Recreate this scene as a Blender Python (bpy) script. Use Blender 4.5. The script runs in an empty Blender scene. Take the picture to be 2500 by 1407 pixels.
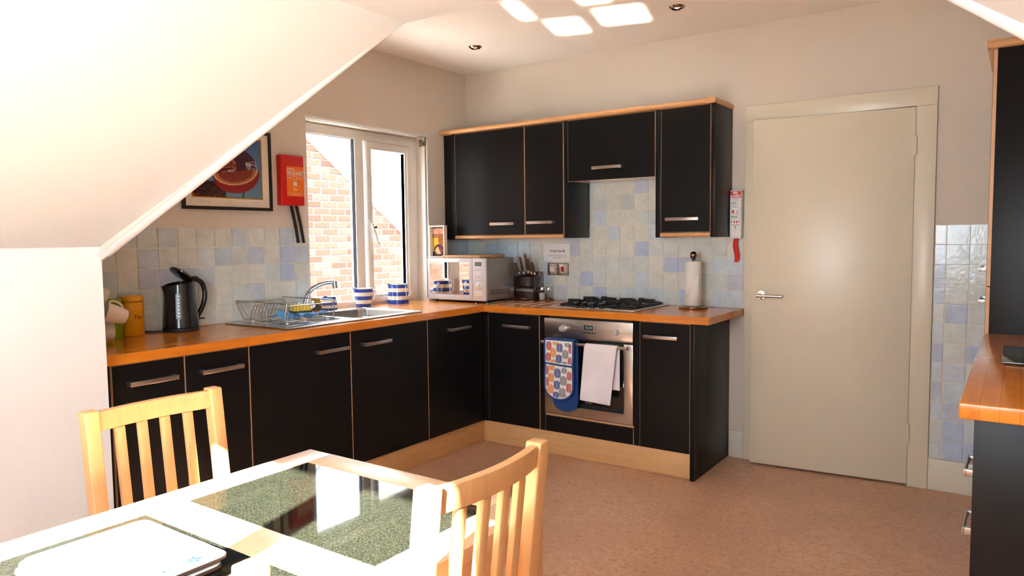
import bpy, bmesh, math, random
from mathutils import Vector, Matrix

random.seed(7)
SC = bpy.context.scene
COL = SC.collection
PI = math.pi

# ------------------------------------------------------------------ camera
FPX = 1765.887
cam_d = bpy.data.cameras.new('camera')
cam_d.sensor_width = 36.0
cam_d.sensor_fit = 'HORIZONTAL'
cam_d.lens = FPX / 2500.0 * 36.0
cam_d.clip_start = 0.02
cam = bpy.data.objects.new('camera', cam_d)
COL.objects.link(cam)
yaw, pitch, roll = 0.61202, 0.06845, -0.010937
fw = Vector((-math.sin(yaw) * math.cos(pitch), math.cos(yaw) * math.cos(pitch), -math.sin(pitch)))
rt = Vector((math.cos(yaw), math.sin(yaw), 0))
up = rt.cross(fw)
r2 = math.cos(roll) * rt + math.sin(roll) * up
u2 = -math.sin(roll) * rt + math.cos(roll) * up
cm = Matrix((r2, u2, -fw)).transposed().to_4x4()
cm.translation = Vector((3.43042, -4.31137, 1.34125))
cam.matrix_world = cm
SC.camera = cam

# ------------------------------------------------------------------ world, sun, exposure
SUN_DIR = Vector((-0.745, 2.625, -1.81)).normalized()     # the way the light travels
world = bpy.data.worlds.new('world')
SC.world = world
world.use_nodes = True
bgn = world.node_tree.nodes['Background']
bgn.inputs['Color'].default_value = (0.80, 0.90, 1.0, 1)
bgn.inputs['Strength'].default_value = 4.4
sun_d = bpy.data.lights.new('sun', 'SUN')
sun_d.energy = 50.0
sun_d.angle = math.radians(0.6)
sun_d.color = (1.0, 0.93, 0.84)
sun = bpy.data.objects.new('sun', sun_d)
sun.rotation_euler = SUN_DIR.to_track_quat('-Z', 'Y').to_euler()
sun.location = (3, -8, 6)
COL.objects.link(sun)

def area(name, loc, direction, sx, sy, energy, color, portal=False, spread=PI):
    d = bpy.data.lights.new(name, 'AREA')
    d.shape = 'RECTANGLE'
    d.size, d.size_y = sx, sy
    d.energy = energy
    d.color = color
    d.spread = spread
    if portal:
        d.cycles.is_portal = True
    o = bpy.data.objects.new(name, d)
    o.location = loc
    o.rotation_euler = Vector(direction).to_track_quat('-Z', 'Y').to_euler()
    COL.objects.link(o)
    return o

area('window_portal', (-0.19, -0.975, 1.48), (1, 0, 0), 1.05, 1.14, 1, (1, 1, 1), portal=True)
area('window_portal', (2.535, -4.86, 1.40), (0, 1, 0), 1.05, 1.1, 1, (1, 1, 1), portal=True)
SC.view_settings.view_transform = 'Standard'
SC.view_settings.look = 'None'
SC.view_settings.exposure = 2.5
SC.view_settings.gamma = 1.0
SC.view_settings.use_curve_mapping = False

# ------------------------------------------------------------------ mesh helpers
class B:
    def __init__(s):
        s.v = []; s.f = []
    def add(s, vs, fs):
        o = len(s.v)
        s.v.extend(Vector(p) for p in vs)
        s.f.extend([i + o for i in f] for f in fs)
        return s
    def box(s, x0, x1, y0, y1, z0, z1):
        return s.add([(x0,y0,z0),(x1,y0,z0),(x1,y1,z0),(x0,y1,z0),(x0,y0,z1),(x1,y0,z1),(x1,y1,z1),(x0,y1,z1)],
                     [(0,3,2,1),(4,5,6,7),(0,1,5,4),(1,2,6,5),(2,3,7,6),(3,0,4,7)])
    def hexa(s, bot, top):
        return s.add(list(bot) + list(top), [(0,3,2,1),(4,5,6,7),(0,1,5,4),(1,2,6,5),(2,3,7,6),(3,0,4,7)])
    def poly(s, pts):
        return s.add(pts, [tuple(range(len(pts)))])
    def cyl(s, p0, p1, r0, r1=None, n=20, caps=True):
        r1 = r0 if r1 is None else r1
        p0, p1 = Vector(p0), Vector(p1)
        d = (p1 - p0).normalized()
        a = d.orthogonal().normalized(); b = d.cross(a)
        vs = []
        for p, r in ((p0, r0), (p1, r1)):
            vs += [p + r * (math.cos(2*PI*i/n) * a + math.sin(2*PI*i/n) * b) for i in range(n)]
        fs = [(i, (i+1) % n, n + (i+1) % n, n + i) for i in range(n)]
        if caps:
            fs += [tuple(range(n))[::-1], tuple(range(n, 2*n))]
        return s.add(vs, fs)
    def tube(s, pts, r, n=8, closed=False):
        pts = [Vector(p) for p in pts]
        m = len(pts); rs = r if isinstance(r, (list, tuple)) else [r] * m
        vs = []; a = None
        for i, p in enumerate(pts):
            if closed:
                d = pts[(i+1) % m] - pts[i-1]
            else:
                d = pts[min(i+1, m-1)] - pts[max(i-1, 0)]
            d.normalize()
            if a is None:
                a = d.orthogonal().normalized()
            else:
                a = (a - a.dot(d) * d)
                a = a.normalized() if a.length > 1e-6 else d.orthogonal().normalized()
            b = d.cross(a)
            vs += [p + rs[i] * (math.cos(2*PI*k/n) * a + math.sin(2*PI*k/n) * b) for k in range(n)]
        fs = []
        for i in range(m if closed else m - 1):
            j = (i + 1) % m
            fs += [(i*n + k, i*n + (k+1) % n, j*n + (k+1) % n, j*n + k) for k in range(n)]
        if not closed:
            fs += [tuple(range(n))[::-1], tuple(range((m-1)*n, m*n))]
        return s.add(vs, fs)
    def lathe(s, prof, c=(0,0,0), n=32, closed=True):
        vs = []
        for r, z in prof:
            vs += [(c[0] + r*math.cos(2*PI*k/n), c[1] + r*math.sin(2*PI*k/n), c[2] + z) for k in range(n)]
        fs = []
        for i in range(len(prof) - 1):
            fs += [(i*n+k, i*n+(k+1) % n, (i+1)*n+(k+1) % n, (i+1)*n+k) for k in range(n)]
        if closed:
            if prof[0][0] > 1e-6: fs.append(tuple(range(n))[::-1])
            if prof[-1][0] > 1e-6: fs.append(tuple(range((len(prof)-1)*n, len(prof)*n)))
        return s.add(vs, fs)
    def prism(s, pts, fn, d0, d1):
        # pts: 2-D outline, fn(u, v, d) -> 3-D point
        n = len(pts)
        vs = [fn(u, v, d0) for u, v in pts] + [fn(u, v, d1) for u, v in pts]
        fs = [tuple(range(n))[::-1], tuple(range(n, 2*n))] + [(i, (i+1) % n, n+(i+1) % n, n+i) for i in range(n)]
        return s.add(vs, fs)
    def ring(s, x0, x1, z0, z1, w, fn, d0, d1):
        # rectangular ring in (u,v), width w, from depth d0 to d1
        o = [(x0,z0),(x1,z0),(x1,z1),(x0,z1)]
        i = [(x0+w,z0+w),(x1-w,z0+w),(x1-w,z1-w),(x0+w,z1-w)]
        vs = [fn(u,v,d0) for u,v in o] + [fn(u,v,d0) for u,v in i] + [fn(u,v,d1) for u,v in o] + [fn(u,v,d1) for u,v in i]
        fs = []
        for k in range(4):
            l = (k+1) % 4
            fs += [(k,l,4+l,4+k), (8+k,12+k,12+l,8+l), (k,8+k,8+l,l), (4+k,4+l,12+l,12+k)]
        return s.add(vs, fs)
    def grid(s, fn, nu, nv, thick=0):
        vs = [fn(i/nu, j/nv) for j in range(nv+1) for i in range(nu+1)]
        w = nu + 1
        fs = [(j*w+i, j*w+i+1, (j+1)*w+i+1, (j+1)*w+i) for j in range(nv) for i in range(nu)]
        return s.add(vs, fs)

ROOTM = {}
def root_of(o):
    while o.parent is not None:
        o = o.parent
    return o

def obj(name, b, mat, parent=None, bevel=0.0, seg=2, smooth=None, local=False, recalc=True, solid=0.0, subd=0, label=None):
    bm = bmesh.new()
    vs = [bm.verts.new(p) for p in b.v]
    for f in b.f:
        try:
            bm.faces.new([vs[i] for i in f])
        except ValueError:
            pass
    if parent is not None and not local:
        M = ROOTM.get(root_of(parent).name)
        if M is not None:
            bm.transform(M.inverted())
    if recalc:
        bmesh.ops.recalc_face_normals(bm, faces=bm.faces)
    if bevel > 0:
        ed = [e for e in bm.edges if len(e.link_faces) == 2 and e.calc_face_angle(0) > 0.6]
        bmesh.ops.bevel(bm, geom=ed, offset=bevel, segments=seg, affect='EDGES', clamp_overlap=True, profile=0.5)
        if smooth is None:
            smooth = 40
    me = bpy.data.meshes.new(name)
    bm.to_mesh(me); bm.free()
    if isinstance(mat, (list, tuple)):
        for m in mat: me.materials.append(m)
    else:
        me.materials.append(mat)
    if smooth:
        me.polygons.foreach_set('use_smooth', [True] * len(me.polygons))
        me.set_sharp_from_angle(angle=math.radians(smooth))
    o = bpy.data.objects.new(name, me)
    COL.objects.link(o)
    if parent is not None:
        o.parent = parent
    if solid:
        md = o.modifiers.new('solid', 'SOLIDIFY'); md.thickness = solid; md.offset = 0
    if subd:
        md = o.modifiers.new('sub', 'SUBSURF'); md.levels = subd; md.render_levels = subd
    if label:
        o['label'] = label
    return o

def thing(name, label, cat, loc=(0,0,0), rz=0.0, group=None):
    o = bpy.data.objects.new(name, None)
    o.empty_display_size = 0.05
    o.location = loc
    o.rotation_euler = (0, 0, rz)
    o['label'] = label; o['category'] = cat
    if group: o['group'] = group
    COL.objects.link(o)
    ROOTM[o.name] = Matrix.Translation(Vector(loc)) @ Matrix.Rotation(rz, 4, 'Z')
    return o

def tag(o, label, cat, group=None):
    o['label'] = label; o['category'] = cat
    if group: o['group'] = group
    return o

def struct(name, b, mat, **k):
    o = obj(name, b, mat, **k)
    if k.get('parent') is None:
        o['kind'] = 'structure'
    return o

def sroot(name, loc=(0,0,0), rz=0.0):
    o = bpy.data.objects.new(name, None)
    o.location = loc; o.rotation_euler = (0, 0, rz); o.empty_display_size = 0.05
    o['kind'] = 'structure'
    COL.objects.link(o)
    ROOTM[o.name] = Matrix.Translation(Vector(loc)) @ Matrix.Rotation(rz, 4, 'Z')
    return o

def shared(name, me, mat, parent, M):
    # an alike piece: shares mesh data, its own place and its own material
    o = bpy.data.objects.new(name, me)
    COL.objects.link(o)
    o.parent = parent
    R = ROOTM.get(root_of(parent).name)
    o.matrix_local = (R.inverted() @ M) if R is not None else M
    o.material_slots[0].link = 'OBJECT'
    o.material_slots[0].material = mat
    return o

def text(s, name, mat, parent, origin, ux, uz, size, align='CENTER', bold=0.0, width=None, thick=0.0004, shear=0):
    # flat lettering standing in the plane spanned by ux (reading direction) and uz (up)
    cu = bpy.data.curves.new(name, 'FONT')
    cu.body = s; cu.size = size; cu.align_x = align; cu.align_y = 'CENTER'
    cu.offset = bold; cu.resolution_u = 2; cu.shear = shear
    cu.extrude = thick
    to = bpy.data.objects.new(name, cu)
    COL.objects.link(to)
    dg = bpy.context.evaluated_depsgraph_get()
    me = bpy.data.meshes.new_from_object(to.evaluated_get(dg))
    bpy.data.objects.remove(to); bpy.data.curves.remove(cu)
    me.name = name
    ux, uz = Vector(ux).normalized(), Vector(uz).normalized()
    n = ux.cross(uz)
    k = 1.0
    if width and len(me.vertices):
        xs = [v.co.x for v in me.vertices]
        k = width / max(1e-6, (max(xs) - min(xs)))
    M = Matrix((ux * k, uz, n)).transposed().to_4x4()
    M.translation = Vector(origin)
    R = ROOTM.get(root_of(parent).name)
    me.transform((R.inverted() @ M) if R is not None else M)
    me.materials.clear(); me.materials.append(mat)
    o = bpy.data.objects.new(name, me)
    COL.objects.link(o); o.parent = parent
    return o

def copy_tree(o, parent=None):
    c = o.copy(); COL.objects.link(c); c.parent = parent
    for ch in list(o.children):
        if ch is not c:
            copy_tree(ch, c)
    return c

def fillet(pts, r, n=4):
    # round the inner corners of a polyline
    pts = [Vector(p) for p in pts]; out = [pts[0]]
    for i in range(1, len(pts) - 1):
        a, b, c = pts[i-1], pts[i], pts[i+1]
        d0 = (a - b); d1 = (c - b)
        q = min(r, d0.length * .49, d1.length * .49)
        p0 = b + d0.normalized() * q; p1 = b + d1.normalized() * q
        for k in range(n + 1):
            t = k / n
            out.append((1-t)**2 * p0 + 2*t*(1-t) * b + t*t * p1)
    out.append(pts[-1])
    return out

# ------------------------------------------------------------------ materials
def nodes(name):
    m = bpy.data.materials.new(name); m.use_nodes = True
    nt = m.node_tree
    return m, nt, nt.nodes['Principled BSDF']

def rgba(c): return (c[0], c[1], c[2], 1.0)

def coords(nt, scale=(1,1,1), rot=(0,0,0), kind='Object'):
    tc = nt.nodes.new('ShaderNodeTexCoord'); mp = nt.nodes.new('ShaderNodeMapping')
    mp.inputs['Scale'].default_value = scale; mp.inputs['Rotation'].default_value = rot
    nt.links.new(tc.outputs[kind], mp.inputs['Vector'])
    return mp.outputs['Vector']

def noise(nt, vec, scale, detail=3, rough=.5, dist=0.0):
    n = nt.nodes.new('ShaderNodeTexNoise')
    n.inputs['Scale'].default_value = scale; n.inputs['Detail'].default_value = detail
    n.inputs['Roughness'].default_value = rough; n.inputs['Distortion'].default_value = dist
    nt.links.new(vec, n.inputs['Vector'])
    return n.outputs['Fac']

def ramp(nt, fac, stops):
    r = nt.nodes.new('ShaderNodeValToRGB')
    e = r.color_ramp.elements
    e[0].position, e[0].color = stops[0][0], rgba(stops[0][1])
    e[1].position, e[1].color = stops[1][0], rgba(stops[1][1])
    for p, c in stops[2:]:
        x = e.new(p); x.color = rgba(c)
    nt.links.new(fac, r.inputs['Fac'])
    return r.outputs['Color']

def mixc(nt, fac, a, b, mode='MIX'):
    m = nt.nodes.new('ShaderNodeMix'); m.data_type = 'RGBA'; m.blend_type = mode
    for val, idx in ((fac, 0), (a, 6), (b, 7)):
        if hasattr(val, 'links'): nt.links.new(val, m.inputs[idx])
        elif idx == 0: m.inputs[0].default_value = val
        else: m.inputs[idx].default_value = rgba(val)
    return m.outputs[2]

def bump(nt, bs, h, strength=.2, dist=.002):
    b = nt.nodes.new('ShaderNodeBump'); b.inputs['Strength'].default_value = strength
    b.inputs['Distance'].default_value = dist
    nt.links.new(h, b.inputs['Height']); nt.links.new(b.outputs['Normal'], bs.inputs['Normal'])

def plain(name, col, rough=.5, metal=0.0, spec=.5, coat=0.0, var=0.06, vscale=6.0, bmp=0.0, bscale=60.0, trans=0.0, ior=1.45, emit=None, estr=0.0, sheen=0.0):
    m, nt, bs = nodes(name)
    v = coords(nt)
    n = noise(nt, v, vscale, 3)
    lo = tuple(max(0, c * (1 - var)) for c in col); hi = tuple(min(1, c * (1 + var)) for c in col)
    nt.links.new(ramp(nt, n, [(.3, lo), (.7, hi)]), bs.inputs['Base Color'])
    bs.inputs['Roughness'].default_value = rough
    bs.inputs['Metallic'].default_value = metal
    bs.inputs['Specular IOR Level'].default_value = spec
    bs.inputs['IOR'].default_value = ior
    if coat: 
        bs.inputs['Coat Weight'].default_value = coat; bs.inputs['Coat Roughness'].default_value = .05
    if trans: bs.inputs['Transmission Weight'].default_value = trans
    if sheen: bs.inputs['Sheen Weight'].default_value = sheen
    if emit:
        bs.inputs['Emission Color'].default_value = rgba(emit); bs.inputs['Emission Strength'].default_value = estr
    if bmp: bump(nt, bs, noise(nt, v, bscale, 4), bmp, .003)
    return m

def wood(name, c0, c1, axis='X', rough=.35, scale=1.0, coat=0.0, staves=None, knots=False, spec=.5):
    m, nt, bs = nodes(name)
    st = {'X': (1.2, 14, 14), 'Y': (14, 1.2, 14), 'Z': (14, 14, 1.2)}[axis]
    v = coords(nt, tuple(x * scale for x in st))
    n1 = noise(nt, v, 1.6, 5, .6, .6)
    n2 = noise(nt, v, 9.0, 3, .6)
    col = ramp(nt, n1, [(.25, c0), (.75, c1)])
    dk = tuple(x * .80 for x in c0)
    col = mixc(nt, ramp(nt, n2, [(.45, (0,0,0)), (.75, (.35,.35,.35))]), col, dk)
    if staves:
        rot = (0,0,0) if axis == 'X' else (0,0,PI/2)
        vb = coords(nt, (1,1,1), rot)
        br = nt.nodes.new('ShaderNodeTexBrick')
        br.inputs['Scale'].default_value = 1.0
        br.inputs['Brick Width'].default_value = staves[0]; br.inputs['Row Height'].default_value = staves[1]
        br.inputs['Mortar Size'].default_value = .0006; br.inputs['Mortar Smooth'].default_value = .1
        br.inputs['Color1'].default_value = (1,1,1,1); br.inputs['Color2'].default_value = (.92,.88,.83,1)
        br.inputs['Mortar'].default_value = (.62,.54,.46,1)
        br.offset = .37; br.squash = 1
        nt.links.new(vb, br.inputs['Vector'])
        col = mixc(nt, 1.0, col, br.outputs['Color'], 'MULTIPLY')
    if knots:
        vo = nt.nodes.new('ShaderNodeTexVoronoi'); vo.inputs['Scale'].default_value = 2.1
        nt.links.new(coords(nt, (1, .9, 2.0)), vo.inputs['Vector'])
        kf = ramp(nt, vo.outputs['Distance'], [(.0, (1,1,1)), (.055, (0,0,0))])
        col = mixc(nt, kf, col, tuple(x*.35 for x in c0))
    nt.links.new(col, bs.inputs['Base Color'])
    bs.inputs['Roughness'].default_value = rough
    bs.inputs['Specular IOR Level'].default_value = spec
    if coat:
        bs.inputs['Coat Weight'].default_value = coat; bs.inputs['Coat Roughness'].default_value = .12
    bump(nt, bs, n2, .05, .001)
    return m

def brushed(name, col, rough=.28, axis='X'):
    m, nt, bs = nodes(name)
    st = {'X': (1, 90, 90), 'Y': (90, 1, 90), 'Z': (90, 90, 1)}[axis]
    n = noise(nt, coords(nt, st), 6, 3)
    nt.links.new(ramp(nt, n, [(.3, tuple(c*.93 for c in col)), (.7, col)]), bs.inputs['Base Color'])
    bs.inputs['Metallic'].default_value = 1.0
    mr = nt.nodes.new('ShaderNodeMapRange')
    mr.inputs['To Min'].default_value = rough * .8; mr.inputs['To Max'].default_value = rough * 1.25
    nt.links.new(n, mr.inputs['Value']); nt.links.new(mr.outputs['Result'], bs.inputs['Roughness'])
    return m

WALLC = (0.68, 0.60, 0.515)
MAT = {}
MAT['paint'] = plain('wall_paint', WALLC, .75, var=.015, vscale=1.5, bmp=.06, bscale=45)
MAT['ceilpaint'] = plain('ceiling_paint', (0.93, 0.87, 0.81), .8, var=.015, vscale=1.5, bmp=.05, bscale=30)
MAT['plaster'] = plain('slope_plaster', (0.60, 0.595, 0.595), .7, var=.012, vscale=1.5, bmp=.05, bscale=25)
MAT['kneepaint'] = plain('knee_wall_paint', (0.80, 0.83, 0.86), .7, var=.01, vscale=1.5, bmp=.05, bscale=25)
MAT['black'] = plain('black_laminate', (0.0065, 0.0063, 0.0063), .36, spec=.22, var=.1, vscale=2, bmp=.012, bscale=160)
MAT['carcass'] = plain('carcass_board', (0.02, 0.02, 0.02), .6)
MAT['beech'] = wood('beech_trim', (0.60, 0.30, 0.12), (0.70, 0.38, 0.17), 'X', .38)
MAT['beechY'] = wood('beech_trim_y', (0.60, 0.30, 0.12), (0.70, 0.38, 0.17), 'Y', .38)
MAT['edge'] = wood('beech_edging', (0.66, 0.36, 0.18), (0.75, 0.45, 0.25), 'Z', .45)
MAT['plinth'] = wood('beech_plinth', (0.74, 0.44, 0.19), (0.84, 0.54, 0.27), 'X', .40)
MAT['plinthY'] = wood('beech_plinth_y', (0.72, 0.39, 0.15), (0.82, 0.48, 0.21), 'Y', .40)
MAT['topX'] = wood('worktop_x', (0.62, 0.19, 0.018), (0.80, 0.285, 0.036), 'X', .20, staves=(.34, .042), coat=.25)
MAT['topY'] = wood('worktop_y', (0.62, 0.19, 0.018), (0.80, 0.285, 0.036), 'Y', .20, staves=(.34, .042), coat=.25, knots=True)
MAT['table'] = wood('table_beech', (0.66, 0.43, 0.25), (0.76, 0.52, 0.33), 'Y', .35)
MAT['chair'] = wood('chair_beech', (0.56, 0.29, 0.115), (0.66, 0.37, 0.165), 'Z', .36)
MAT['steel'] = brushed('brushed_steel', (0.62, 0.58, 0.54), .30, 'X')
MAT['steelY'] = brushed('brushed_steel_y', (0.62, 0.58, 0.54), .30, 'Y')
MAT['handle'] = brushed('handle_steel', (0.52, 0.47, 0.43), .30, 'Y')
MAT['sinksteel'] = brushed('sink_steel', (0.66, 0.68, 0.70), .22, 'Y')
MAT['chrome'] = plain('chrome', (0.78, 0.78, 0.78), .08, 1.0, var=.01)
MAT['wire'] = plain('wire_chrome', (0.5, 0.48, 0.46), .2, 1.0, var=.02)
MAT['bronze'] = plain('bronze', (0.34, 0.23, 0.15), .2, 1.0, var=.05)
MAT['upvc'] = plain('white_upvc', (0.80, 0.78, 0.74), .28, var=.02)
MAT['gasket'] = plain('black_gasket', (0.012, 0.014, 0.022), .4)
MAT['doorpaint'] = plain('cream_gloss', (0.74, 0.67, 0.535), .30, var=.02, vscale=2, bmp=.03, bscale=12)
MAT['skirting'] = plain('skirting_gloss', (0.74, 0.69, 0.60), .35, var=.02, vscale=3)
MAT['grout'] = plain('grout', (0.74, 0.68, 0.58), .85)
MAT['castiron'] = plain('cast_iron', (0.012, 0.012, 0.013), .5, bmp=.1, bscale=300)
MAT['blackplastic'] = plain('black_plastic', (0.010, 0.010, 0.011), .16, coat=.3)
MAT['matblack'] = plain('matt_black', (0.012, 0.012, 0.012), .55)
MAT['ovenglass'] = plain('oven_glass', (0.006, 0.005, 0.004), .06, coat=.5)
MAT['white'] = plain('white_card', (0.86, 0.86, 0.86), .55, var=.01)
MAT['ink'] = plain('ink_black', (0.03, 0.03, 0.03), .6)
MAT['inkblue'] = plain('ink_blue', (0.05, 0.05, 0.22), .6)
MAT['inkgrey'] = plain('ink_grey', (0.25, 0.27, 0.40), .6)
MAT['red'] = plain('red_plastic', (0.58, 0.008, 0.006), .42, var=.03)
MAT['redprint'] = plain('red_print', (0.66, 0.02, 0.02), .5)
MAT['orange'] = plain('orange_label', (0.84, 0.17, 0.012), .45)
MAT['strap'] = plain('black_webbing', (0.016, 0.014, 0.013), .8, bmp=.2, bscale=400)
MAT['redstrap'] = plain('red_webbing', (0.60, 0.02, 0.015), .7, bmp=.2, bscale=400)
MAT['potwhite'] = plain('cream_glaze', (0.80, 0.74, 0.64), .12, var=.02)
MAT['potblue'] = plain('blue_glaze', (0.03, 0.07, 0.36), .12, var=.05)
MAT['mugcream'] = plain('cream_mug_glaze', (0.72, 0.60, 0.47), .15, var=.02)
MAT['yellow'] = plain('yellow_enamel', (0.76, 0.33, 0.010), .30, var=.03)
MAT['green'] = plain('green_enamel', (0.20, 0.34, 0.008), .30, var=.03)
MAT['paper'] = plain('kitchen_paper', (0.84, 0.82, 0.78), .9, bmp=.25, bscale=70)
MAT['towel'] = plain('white_cotton', (0.84, 0.80, 0.86), .95, bmp=.2, bscale=150, sheen=.2)
MAT['navy'] = plain('blue_cotton', (0.010, 0.055, 0.24), .85, bmp=.2, bscale=200, sheen=.1)
MAT['cotton'] = plain('printed_cotton_white', (0.84, 0.83, 0.82), .9, bmp=.1, bscale=200)
MAT['leafred'] = plain('leaf_red', (0.50, 0.012, 0.012), .85)
MAT['leafblue'] = plain('leaf_blue', (0.006, 0.045, 0.26), .85)
MAT['leafgold'] = plain('leaf_gold', (0.78, 0.27, 0.015), .85)
MAT['leafgrey'] = plain('leaf_grey', (0.20, 0.20, 0.225), .85)
MAT['spongeY'] = plain('yellow_sponge', (0.88, 0.66, 0.10), .9, bmp=.5, bscale=160)
MAT['spongeG'] = plain('green_scourer', (0.01, 0.05, 0.04), .95)
MAT['bluecloth'] = plain('blue_cloth', (0.12, 0.38, 0.85), .9, var=.35, vscale=70, bmp=.4, bscale=120)
MAT['knifeblock'] = plain('dark_lacquer', (0.030, 0.016, 0.014), .12, coat=.4)
MAT['knifehandle'] = wood('knife_handle', (0.07, 0.03, 0.015), (0.12, 0.05, 0.025), 'Z', .3)
MAT['board'] = wood('chopping_board', (0.50, 0.26, 0.12), (0.62, 0.36, 0.18), 'X', .5)
MAT['mwbody'] = plain('microwave_grey', (0.30, 0.29, 0.28), .38, .6, var=.03)
MAT['mwfront'] = plain('microwave_silver', (0.60, 0.61, 0.65), .30, .35, var=.02)
MAT['mirror'] = plain('smoked_mirror', (0.72, 0.66, 0.62), .025, 1.0, var=.01)
MAT['display'] = plain('lcd', (0.02, 0.02, 0.025), .15)
MAT['digit'] = plain('lcd_digits', (0.35, 0.42, 0.42), .4, emit=(0.5, 0.8, 0.75), estr=.04)
MAT['button'] = plain('button_grey', (0.74, 0.73, 0.72), .32, .5)
MAT['amber'] = plain('amber_jar', (0.42, 0.22, 0.02), .2, coat=.4)
MAT['labelprint'] = plain('jar_label', (0.05, 0.05, 0.02), .4, var=.9, vscale=60)
MAT['salt'] = plain('salt', (0.85, 0.83, 0.80), .8)
MAT['pepper'] = plain('pepper', (0.30, 0.13, 0.06), .8, var=.5, vscale=300)
MAT['framewood'] = plain('black_frame', (0.018, 0.011, 0.009), .35)
MAT['mount'] = plain('ivory_mount', (0.74, 0.66, 0.54), .8)
MAT['gold'] = plain('gold_slip', (0.55, 0.28, 0.04), .35, .6)
MAT['bulb'] = plain('spot_bulb', (0.75, 0.70, 0.62), .1, .6, emit=(1.0, 0.9, 0.75), estr=.6)
MAT['brass'] = plain('aged_brass', (0.22, 0.16, 0.09), .4, .8)
MAT['matwhite'] = plain('white_melamine', (0.80, 0.80, 0.83), .12, var=.01)
MAT['matedge'] = plain('mat_edge', (0.05, 0.035, 0.03), .6)
MAT['matblue'] = plain('mat_blue_print', (0.18, 0.42, 0.72), .15, var=.25, vscale=50)
MAT['smokeglass'] = plain('smoked_glass', (0.07, 0.085, 0.07), .05, coat=.4)
MAT['glassedge'] = plain('glass_edge', (0.10, 0.20, 0.10), .1)
MAT['mortar'] = plain('mortar', (0.10, 0.085, 0.07), .9, spec=.03)
MAT['barge'] = plain('white_bargeboard', (0.20, 0.20, 0.20), .6)
MAT['slate'] = plain('roof_slate', (0.12, 0.12, 0.13), .7)
MAT['bounceslab'] = plain('bounce_slab_pale', (0.27, 0.26, 0.25), .9)  # for the unseen slab added to bounce sunlight indoors

def glassmat(name, tint=(1,1,1)):
    m = bpy.data.materials.new(name); m.use_nodes = True
    nt = m.node_tree; nt.nodes.clear()
    out = nt.nodes.new('ShaderNodeOutputMaterial'); mx = nt.nodes.new('ShaderNodeMixShader')
    tr = nt.nodes.new('ShaderNodeBsdfTransparent'); gl = nt.nodes.new('ShaderNodeBsdfGlossy')
    lw_ = nt.nodes.new('ShaderNodeLayerWeight'); lw_.inputs['Blend'].default_value = .5
    pw = nt.nodes.new('ShaderNodeMath'); pw.operation = 'POWER'; pw.inputs[1].default_value = 4.0
    fr = nt.nodes.new('ShaderNodeMath'); fr.operation = 'MULTIPLY_ADD'; fr.inputs[1].default_value = .55; fr.inputs[2].default_value = .02
    nt.links.new(lw_.outputs['Facing'], pw.inputs[0]); nt.links.new(pw.outputs[0], fr.inputs[0])
    tr.inputs['Color'].default_value = rgba(tint); gl.inputs['Roughness'].default_value = .01
    nt.links.new(fr.outputs[0], mx.inputs[0]); nt.links.new(tr.outputs[0], mx.inputs[1]); nt.links.new(gl.outputs[0], mx.inputs[2])
    nt.links.new(mx.outputs[0], out.inputs['Surface'])
    return m
MAT['pane'] = glassmat('window_glass', (.95, .97, .97))
MAT['clearglass'] = glassmat('clear_glass', (.80, .82, .80))
MAT['greyglass'] = plain('kettle_gauge', (0.10, 0.11, 0.115), .2)

def lino():
    m, nt, bs = nodes('linoleum')
    v = coords(nt)
    n1 = noise(nt, v, 26, 6, .7, .8)
    base = ramp(nt, n1, [(.30, (0.56, 0.295, 0.18)), (.5, (0.71, 0.41, 0.265)), (.72, (0.80, 0.50, 0.345))])
    n3 = noise(nt, v, 2.2, 2, .5)
    base = mixc(nt, ramp(nt, n3, [(.35, (0,0,0)), (.65, (.65,.65,.65))]), base, (0.58, 0.325, 0.205))
    f1 = noise(nt, coords(nt, (55, 150, 1), (0, 0, .5)), 1.0, 3, .6, .8)
    f2 = noise(nt, coords(nt, (140, 60, 1), (0, 0, .9)), 1.0, 3, .6, .8)
    base = mixc(nt, ramp(nt, f1, [(.56, (0,0,0)), (.68, (.75,.75,.75))]), base, (0.19, 0.075, 0.045))
    base = mixc(nt, ramp(nt, f2, [(.56, (0,0,0)), (.70, (.5,.5,.5))]), base, (0.62, 0.40, 0.27))
    nt.links.new(base, bs.inputs['Base Color'])
    bs.inputs['Roughness'].default_value = .42
    bump(nt, bs, n1, .03, .001)
    return m
MAT['lino'] = lino()

def granite():
    m, nt, bs = nodes('green_granite')
    v = coords(nt)
    n1 = noise(nt, v, 300, 3, .75)
    n2 = noise(nt, v, 700, 2, .6)
    c = ramp(nt, n1, [(.36, (0.0018, 0.0022, 0.0013)), (.45, (0.005, 0.0058, 0.0036)), (.53, (0.009, 0.010, 0.0068)), (.63, (0.020, 0.021, 0.014))])
    c = mixc(nt, ramp(nt, n2, [(.66, (0,0,0)), (.72, (.8,.8,.8))]), c, (0.032, 0.030, 0.022))
    nt.links.new(c, bs.inputs['Base Color'])
    bs.inputs['Roughness'].default_value = .035
    bs.inputs['Specular IOR Level'].default_value = .42
    return m
MAT['granite'] = granite()

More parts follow.
